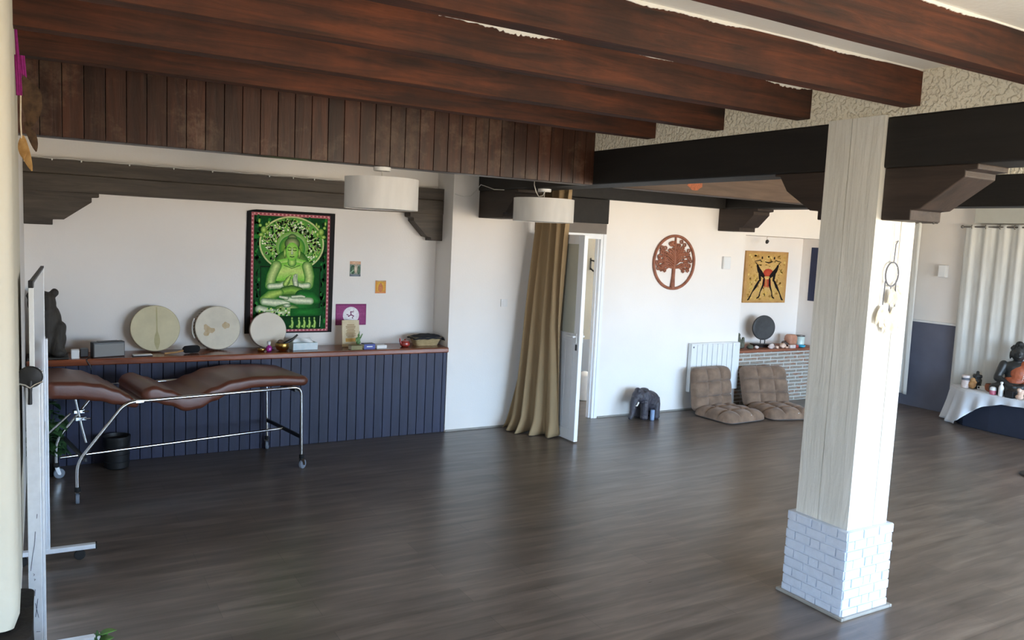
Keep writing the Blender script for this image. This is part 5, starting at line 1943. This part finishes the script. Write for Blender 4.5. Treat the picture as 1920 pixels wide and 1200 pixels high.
# ------------------------------------------------------------------ right wall: dado, curtains, altar
struct(MB().box(10.325, 10.35, 3.0, 7.395, 0, 1.165).build('wall_dado', 'navyflat', smooth=False))
struct(MB().box(10.30, 10.35, 3.0, 7.395, 1.165, 1.192).build('trim_3', 'whiteplastic', bevel=.004, smooth=False))
o = MB().box(10.19, 10.335, 3.0, 5.86, 2.50, 2.74).build('shutter_box', 'shutter', bevel=.006, smooth=False)
tag(o, 'grey shutter box on the wall above the right white curtain', 'shutter box')


def wcurtain(label, ya, yb, zb, zt, xc, folds, seed, rod0, rod1):
    t_ = thing('curtain', label, 'curtain', (xc, (ya + yb) / 2, zt), group='white curtains on the right wall')
    rn = random.Random(seed)
    ph = rn.uniform(0, 6)

    def fn(u, v):
        y = ya + (yb - ya) * u + .03 * math.sin(5 * u + 2 * v) * (1 - v) * .6
        x = xc + (.012 + .006 * (1 - v)) * math.sin(2 * PI * folds * u + ph + .5 * math.sin(3 * v)) + .005 * math.sin(2 * PI * folds * 2.3 * u + 4 * v)
        return Vector((x, y, zb + (zt - zb) * v + (.01 * math.sin(9 * u) if v < .02 else 0)))
    MB().grid(fn, 120, 40).build('drape', 'whitecurtain', t_, solid=.003, angle=80)
    MB().tube([(xc, rod0, zt - .03), (xc, rod1, zt - .03)], .011, 12).build('curtain_rod', 'steelgrey', t_)
    MB().ell((xc, rod0, zt - .03), (.02, .02, .02)).build('finial', 'steelgrey', t_)
    MB().tube([(xc, rod0 + (.04 if rod1 > rod0 else -.04), zt - .03), (10.35, rod0 + (.04 if rod1 > rod0 else -.04), zt - .03)], .008, 8).build('bracket', 'steelgrey', t_)
    nr = max(3, int(abs(yb - ya) / .17))
    for i in range(nr):
        y = ya + (yb - ya) * (i + .5) / nr
        MB().tube([(xc + .026 * math.cos(2 * PI * k2 / 14), y, zt - .03 + .026 * math.sin(2 * PI * k2 / 14)) for k2 in range(14)], .005, 6, closed=True).build('eyelet', 'steelgrey', t_)
    return t_


wcurtain('white curtain right of the pillar, hem above the navy dado foot', 7.30, 6.56, .16, 2.53, 10.20, 5, 2, 6.40, 7.32)
wcurtain('wide white curtain behind the altar at the right edge', 5.985, 3.9, .02, 2.485, 10.235, 11, 3, 6.03, 3.8)

g = thing('altar_table', 'low dark navy altar chest under the white cloth', 'altar', (10.0, 5.0, 0))
OUT = [(10.02, 5.80), (9.80, 5.52), (9.77, 5.2), (9.77, 4.0), (10.15, 4.0), (10.15, 5.80)]
MB().prism(OUT, XY, 0.0, .432).build('chest', 'navycloth', g, bevel=.01, smooth=False)
g = thing('tablecloth', 'white cloth draped over the low altar, corner touching the floor', 'tablecloth', (10.0, 5.3, .44))
# edge path of the top from the back left corner round to the front, skirt falls from it
edge = [(10.15, 5.835), (10.02, 5.835), (9.90, 5.70), (9.80, 5.575), (9.765, 5.50), (9.75, 5.40), (9.748, 5.28), (9.745, 5.1), (9.745, 4.9), (9.745, 4.6), (9.745, 4.3), (9.745, 4.0)]
dist = [0]
for a, b_ in zip(edge, edge[1:]):
    dist.append(dist[-1] + math.hypot(b_[0] - a[0], b_[1] - a[1]))


def ept(s_):
    for i in range(len(edge) - 1):
        if dist[i] <= s_ <= dist[i + 1] + 1e-9:
            t_ = (s_ - dist[i]) / (dist[i + 1] - dist[i])
            return Vector(edge[i]).lerp(Vector(edge[i + 1]), t_)
    return Vector(edge[-1])


def drop(s_):
    # length of skirt: floor length to the corner, then sweeping up along the front
    pts = [(0, .40), (.35, .425), (.50, .43), (.57, .36), (.66, .25), (.80, .15), (1.0, .085), (1.3, .07), (2.2, .07)]
    for (a, b_) in zip(pts, pts[1:]):
        if a[0] <= s_ <= b_[0]:
            return a[1] + (b_[1] - a[1]) * (s_ - a[0]) / (b_[0] - a[0])
    return .07


def skirt(u, v):
    s_ = u * dist[-1]
    p_ = ept(s_)
    q_ = ept(min(dist[-1], s_ + .01)) - ept(max(0, s_ - .01))
    q_.normalize()
    nrm = Vector((q_.y, -q_.x)) * -1
    if nrm.x > 0.3:
        nrm = -nrm
    dr = drop(s_)
    out = (.004 + .10 * v * dr / .43 + .028 * math.sin(s_ * 34 + 1) * v * min(1, dr / .2)) * 1.0
    r_ = .012
    z = .446 - v * dr
    return Vector((p_.x + nrm.x * out, p_.y + nrm.y * out, z))


tc = MB()
tc.grid(skirt, 140, 14)
NE = 60
rim = [ept(dist[-1] * i / NE) for i in range(NE + 1)]
top_v = [Vector((p_.x, p_.y, .446)) for p_ in rim] + [Vector((10.15, 4.0, .446))]
tc.add(top_v, [tuple(range(len(top_v)))])
tc.build('cloth', 'tablecloth', g, solid=.003, angle=60)
ZA = .449

# Buddha statue, facing into the room
bd = thing('buddha_statue', 'black seated Buddha statue with orange-brown robe on the white altar cloth', 'statue', (10.06, 5.085, ZA + .004), R(-60), local=True)
# local: faces -y
b = MB()
b.ell((0, .01, .10), (.20, .13, .10))
b.ell((0, .02, .22), (.145, .10, .15))
b.ell((0, .02, .32), (.185, .088, .09))
b.cap((-.17, .02, .34), (-.235, -.01, .19), .062, .05)
b.cap((.17, .02, .34), (.235, -.01, .19), .062, .05)
b.cap((-.235, -.01, .19), (-.07, -.145, .115), .048, .034)
b.cap((.235, -.01, .19), (.07, -.145, .115), .048, .034)
b.ell((-.03, -.16, .108), (.05, .03, .022))
b.ell((.03, -.16, .118), (.05, .03, .022))
b.cap((-.12, .0, .08), (-.27, -.09, .065), .085, .062)
b.cap((.12, .0, .08), (.27, -.09, .065), .085, .062)
b.cap((-.27, -.09, .06), (.06, -.19, .05), .058, .038)
b.cap((.27, -.09, .06), (-.06, -.20, .055), .058, .038)
b.xform(Matrix.Diagonal((.83, 1, 1, 1)))
b.cap((0, .02, .38), (0, .01, .44), .052, .046)
b.ell((0, -.005, .50), (.078, .088, .098))
b.ell((0, -.02, .455), (.055, .06, .045))
b.ell((0, -.092, .497), (.013, .02, .026))
b.ell((0, -.082, .458), (.026, .016, .010))
for s1 in (-1, 1):
    b.ell((s1 * .083, .0, .475), (.013, .022, .052))
    b.ell((s1 * .032, -.078, .512), (.02, .010, .008))
for s1 in (-1, 1):
    for q in range(4):
        b.cap((s1 * .01 + .012 * (q - 1.5), -.165, .118), (s1 * -.03 + .008 * (q - 1.5), -.185, .122), .010, .008)
b.build('body', 'statue', bd, remesh=.0075, smoothit=2)
hr = MB()
hr.ell((0, .012, .545), (.084, .088, .062))
hr.ell((0, .03, .50), (.084, .075, .085))
hr.ell((0, .012, .61), (.042, .042, .036))
rh = random.Random(2)
for i in range(110):
    a, e2 = rh.uniform(0, 2 * PI), rh.uniform(.05, 1.4)
    x, y, z = .084 * math.cos(a) * math.cos(e2), .012 + .088 * math.sin(a) * math.cos(e2), .54 + .066 * math.sin(e2)
    if y < -.04 and z < .57:
        continue
    hr.ell((x, y, z), (.010, .010, .010), None, 6, 4)
hr.build('hair', 'hair', bd)
rb = MB()
rb.ell((.035, .012, .25), (.15, .112, .135))
rb.ell((.10, .018, .335), (.115, .094, .082))
rb.ell((.0, .012, .165), (.16, .118, .08))
rb.cap((.175, .02, .345), (.24, -.01, .20), .066, .055)
rb.cap((.14, .0, .085), (.275, -.085, .07), .09, .068)
rb.ell((0, .0, .06), (.21, .14, .062))
rb.cap((-.14, .0, .07), (-.25, -.07, .055), .082, .062)
rb.xform(Matrix.Diagonal((.84, 1, 1, 1)))
rb.build('robe', 'robe', bd, remesh=.008, smoothit=3)
for i in range(9):
    a = i / 8
    MB().ell((.06 + .03 * a, -.098 + .018 * a, .20 + .16 * a), (.006, .004, .006), None, 8, 6).build('robe_bead', 'ivory', bd)

# things on the altar
g = thing('paper_roll', 'white and grey patterned cylinder at the left end of the altar', 'container', (9.93, 5.60, ZA))
MB().lathe([(.04, 0), (.045, .004), (.045, .155), (.04, .16), (.002, .16)], (9.93, 5.61, ZA), 24).build('cylinder', 'quartz', g)
MB().lathe([(.0455, .10), (.0465, .104), (.0465, .126), (.0455, .13)], (9.93, 5.61, ZA), 24, caps=False).build('band', 'greycord', g)
g = thing('wood_block', 'tan wooden carving right of the patterned cylinder', 'carving', (9.95, 5.54, ZA))
f_ = MB()
f_.ell((9.95, 5.535, ZA + .05), (.042, .045, .05))
f_.ell((9.95, 5.53, ZA + .105), (.03, .035, .035))
f_.ell((9.945, 5.50, ZA + .085), (.02, .025, .02))
f_.build('carving', 'tanwood', g, remesh=.007, smoothit=2)
g = thing('figurine', 'small black seated figurine at the left end of the altar', 'figurine', (10.07, 5.555, ZA))
f_ = MB()
x, y = 10.05, 5.535
f_.ell((x, y, ZA + .03), (.055, .06, .032))
f_.ell((x, y, ZA + .085), (.042, .048, .05))
f_.ell((x, y, ZA + .155), (.032, .036, .034))
f_.ell((x - .03, y, ZA + .125), (.014, .012, .034))
f_.ell((x, y, ZA + .20), (.018, .02, .02))
for s1 in (-1, 1):
    f_.ell((x, y + s1 * .042, ZA + .155), (.008, .02, .026))
    f_.cap((x, y + s1 * .045, ZA + .11), (x - .03, y + s1 * .06, ZA + .065), .014, .011)
    f_.cap((x, y + s1 * .03, ZA + .03), (x - .04, y + s1 * .055, ZA + .025), .022, .018)
f_.build('figure', 'statue', g, remesh=.0065, smoothit=1)
o = MB().box(10.0, 10.08, 5.37, 5.50, ZA, ZA + .042).build('white_box', 'paper', bevel=.004, smooth=False)
tag(o, 'low white box between the black figurine and the terracotta bowl', 'box')
g = thing('terracotta_bowl', 'terracotta bowl at the left knee of the Buddha', 'bowl', (10.02, 5.30, ZA))
MB().lathe([(.035, 0), (.06, .02), (.068, .06), (.06, .095), (.054, .095), (.058, .06), (.002, .03)], (9.985, 5.325, ZA), 24).build('bowl', 'terracotta', g)
g = thing('pink_votive', 'pink and clear glass votive in front of the altar', 'candle', (9.80, 5.20, ZA))
MB().lathe([(.03, 0), (.036, .005), (.037, .05), (.033, .052), (.002, .04)], (9.80, 5.20, ZA), 20).build('glass', 'pinkglass', g)
MB().lathe([(.03, .052), (.037, .054), (.032, .085), (.02, .095), (.002, .097)], (9.80, 5.20, ZA), 20).build('top', 'clear', g)
g = thing('white_bottle', 'slim white bottle left of the black cube', 'bottle', (9.795, 5.105, ZA))
MB().lathe([(.024, 0), (.028, .005), (.028, .10), (.02, .125), (.012, .135), (.012, .15), (.016, .152), (.016, .17), (.002, .175)], (9.795, 5.105, ZA), 20).build('bottle', 'whiteplastic', g)
o = MB().box(9.765, 9.85, 4.955, 5.045, ZA, ZA + .085).build('black_cube', 'blackplastic', bevel=.004, smooth=False)
tag(o, 'black cube-shaped box on the altar in front of the Buddha', 'box')
g = thing('figurine', 'small peach-coloured figurine right of the black cube', 'figurine', (9.80, 4.895, ZA))
f_ = MB()
f_.ell((9.80, 4.895, ZA + .03), (.035, .045, .032))
f_.ell((9.80, 4.885, ZA + .07), (.028, .034, .036))
f_.ell((9.79, 4.90, ZA + .11), (.022, .026, .024))
f_.ell((9.80, 4.865, ZA + .085), (.012, .014, .04))
f_.build('figure', 'peach', g, remesh=.006, smoothit=1)

# round black floor piece at the right edge
g = thing('floor_stand', 'round black stand foot on the floor at the right edge', 'stand', (8.26, 3.86, 0))
MB().lathe([(.16, 0), (.165, .006), (.16, .018), (.05, .03), (.02, .04), (.002, .042)], (8.245, 3.86, 0), 36).build('base', 'blacksteel', g)
MB().tube([(8.245, 3.86, .03), (8.245, 3.86, .9)], .011, 10).build('pole', 'blacksteel', g)

# ------------------------------------------------------------------ light
def area(name, loc, tgt, sx, sy, power, col, spread=180):
    l = bpy.data.lights.new(name, 'AREA')
    l.shape = 'RECTANGLE'
    l.size, l.size_y = sx, sy
    l.energy = power
    l.color = col
    l.spread = R(spread)
    o_ = bpy.data.objects.new(name, l)
    COL.objects.link(o_)
    o_.location = loc
    o_.rotation_euler = (Vector(tgt) - Vector(loc)).to_track_quat('-Z', 'Y').to_euler()
    return o_


area('corridor_fill', (5.6, 8.1, 2.9), (5.6, 8.1, 0), 0.5, 0.4, 0.3, (1.0, 0.95, 0.85))  # unseen fill lamp added to brighten the corridor behind the door
# daylight: blue sky above the horizon, sunlit ground below it, let in by the window
pt = area('window_portal', (6.65, -1.78, 1.4), (6.65, 5.0, 1.4), 6.9, 2.1, 1, (1, 1, 1))
pt.data.cycles.is_portal = True
pt = area('window_portal', (-2.66, 0.6, 1.37), (5.0, 0.6, 1.37), 1.6, 2.1, 1, (1, 1, 1))
pt.data.cycles.is_portal = True
wd_ = bpy.data.worlds.new('World')
scene.world = wd_
wd_.use_nodes = True
wn = wd_.node_tree
bg = wn.nodes['Background']
tcw = node(wn, 'ShaderNodeTexCoord')
sxw = node(wn, 'ShaderNodeSeparateXYZ')
wn.links.new(tcw.outputs['Generated'], sxw.inputs['Vector'])
mrw = node(wn, 'ShaderNodeMapRange')
mrw.inputs['From Min'].default_value = -0.35
mrw.inputs['From Max'].default_value = 0.35
wn.links.new(sxw.outputs['Z'], mrw.inputs['Value'])
rw = node(wn, 'ShaderNodeValToRGB')
SK, GR = 9.5, 7.0
e_ = rw.color_ramp.elements
e_[0].position = 0.47
e_[0].color = (1.05 * GR, 0.88 * GR, 0.68 * GR, 1)
e_[1].position = 0.53
e_[1].color = (0.58 * SK, 0.83 * SK, 1.16 * SK, 1)
wn.links.new(mrw.outputs['Result'], rw.inputs['Fac'])
wn.links.new(rw.outputs['Color'], bg.inputs['Color'])
bg.inputs['Strength'].default_value = 1.0

# ------------------------------------------------------------------ camera
yaw, pitch, roll, fpx = R(30.6598), R(5.8778), R(2.6763), 1503.5
fw = Vector((math.sin(yaw) * math.cos(pitch), math.cos(yaw) * math.cos(pitch), -math.sin(pitch)))
rt_ = Vector((math.cos(yaw), -math.sin(yaw), 0))
up_ = rt_.cross(fw)
r2 = math.cos(roll) * rt_ + math.sin(roll) * up_
u2 = -math.sin(roll) * rt_ + math.cos(roll) * up_
cam = bpy.data.cameras.new('camera')
cam.sensor_width = 36.0
cam.sensor_fit = 'HORIZONTAL'
cam.lens = fpx * 36.0 / 1920.0
cam.clip_start = 0.05
co = bpy.data.objects.new('camera', cam)
COL.objects.link(co)
mw = Matrix(((r2.x, u2.x, -fw.x, 0), (r2.y, u2.y, -fw.y, 0), (r2.z, u2.z, -fw.z, 2.05), (0, 0, 0, 1)))
co.matrix_world = mw
scene.camera = co
for o_ in bpy.data.objects:
    if '_o' in o_:
        del o_['_o']
vs_ = scene.view_settings
vs_.view_transform = 'Standard'
vs_.look = 'None'
vs_.exposure = 1.48
vs_.gamma = 1.0
vs_.use_curve_mapping = False
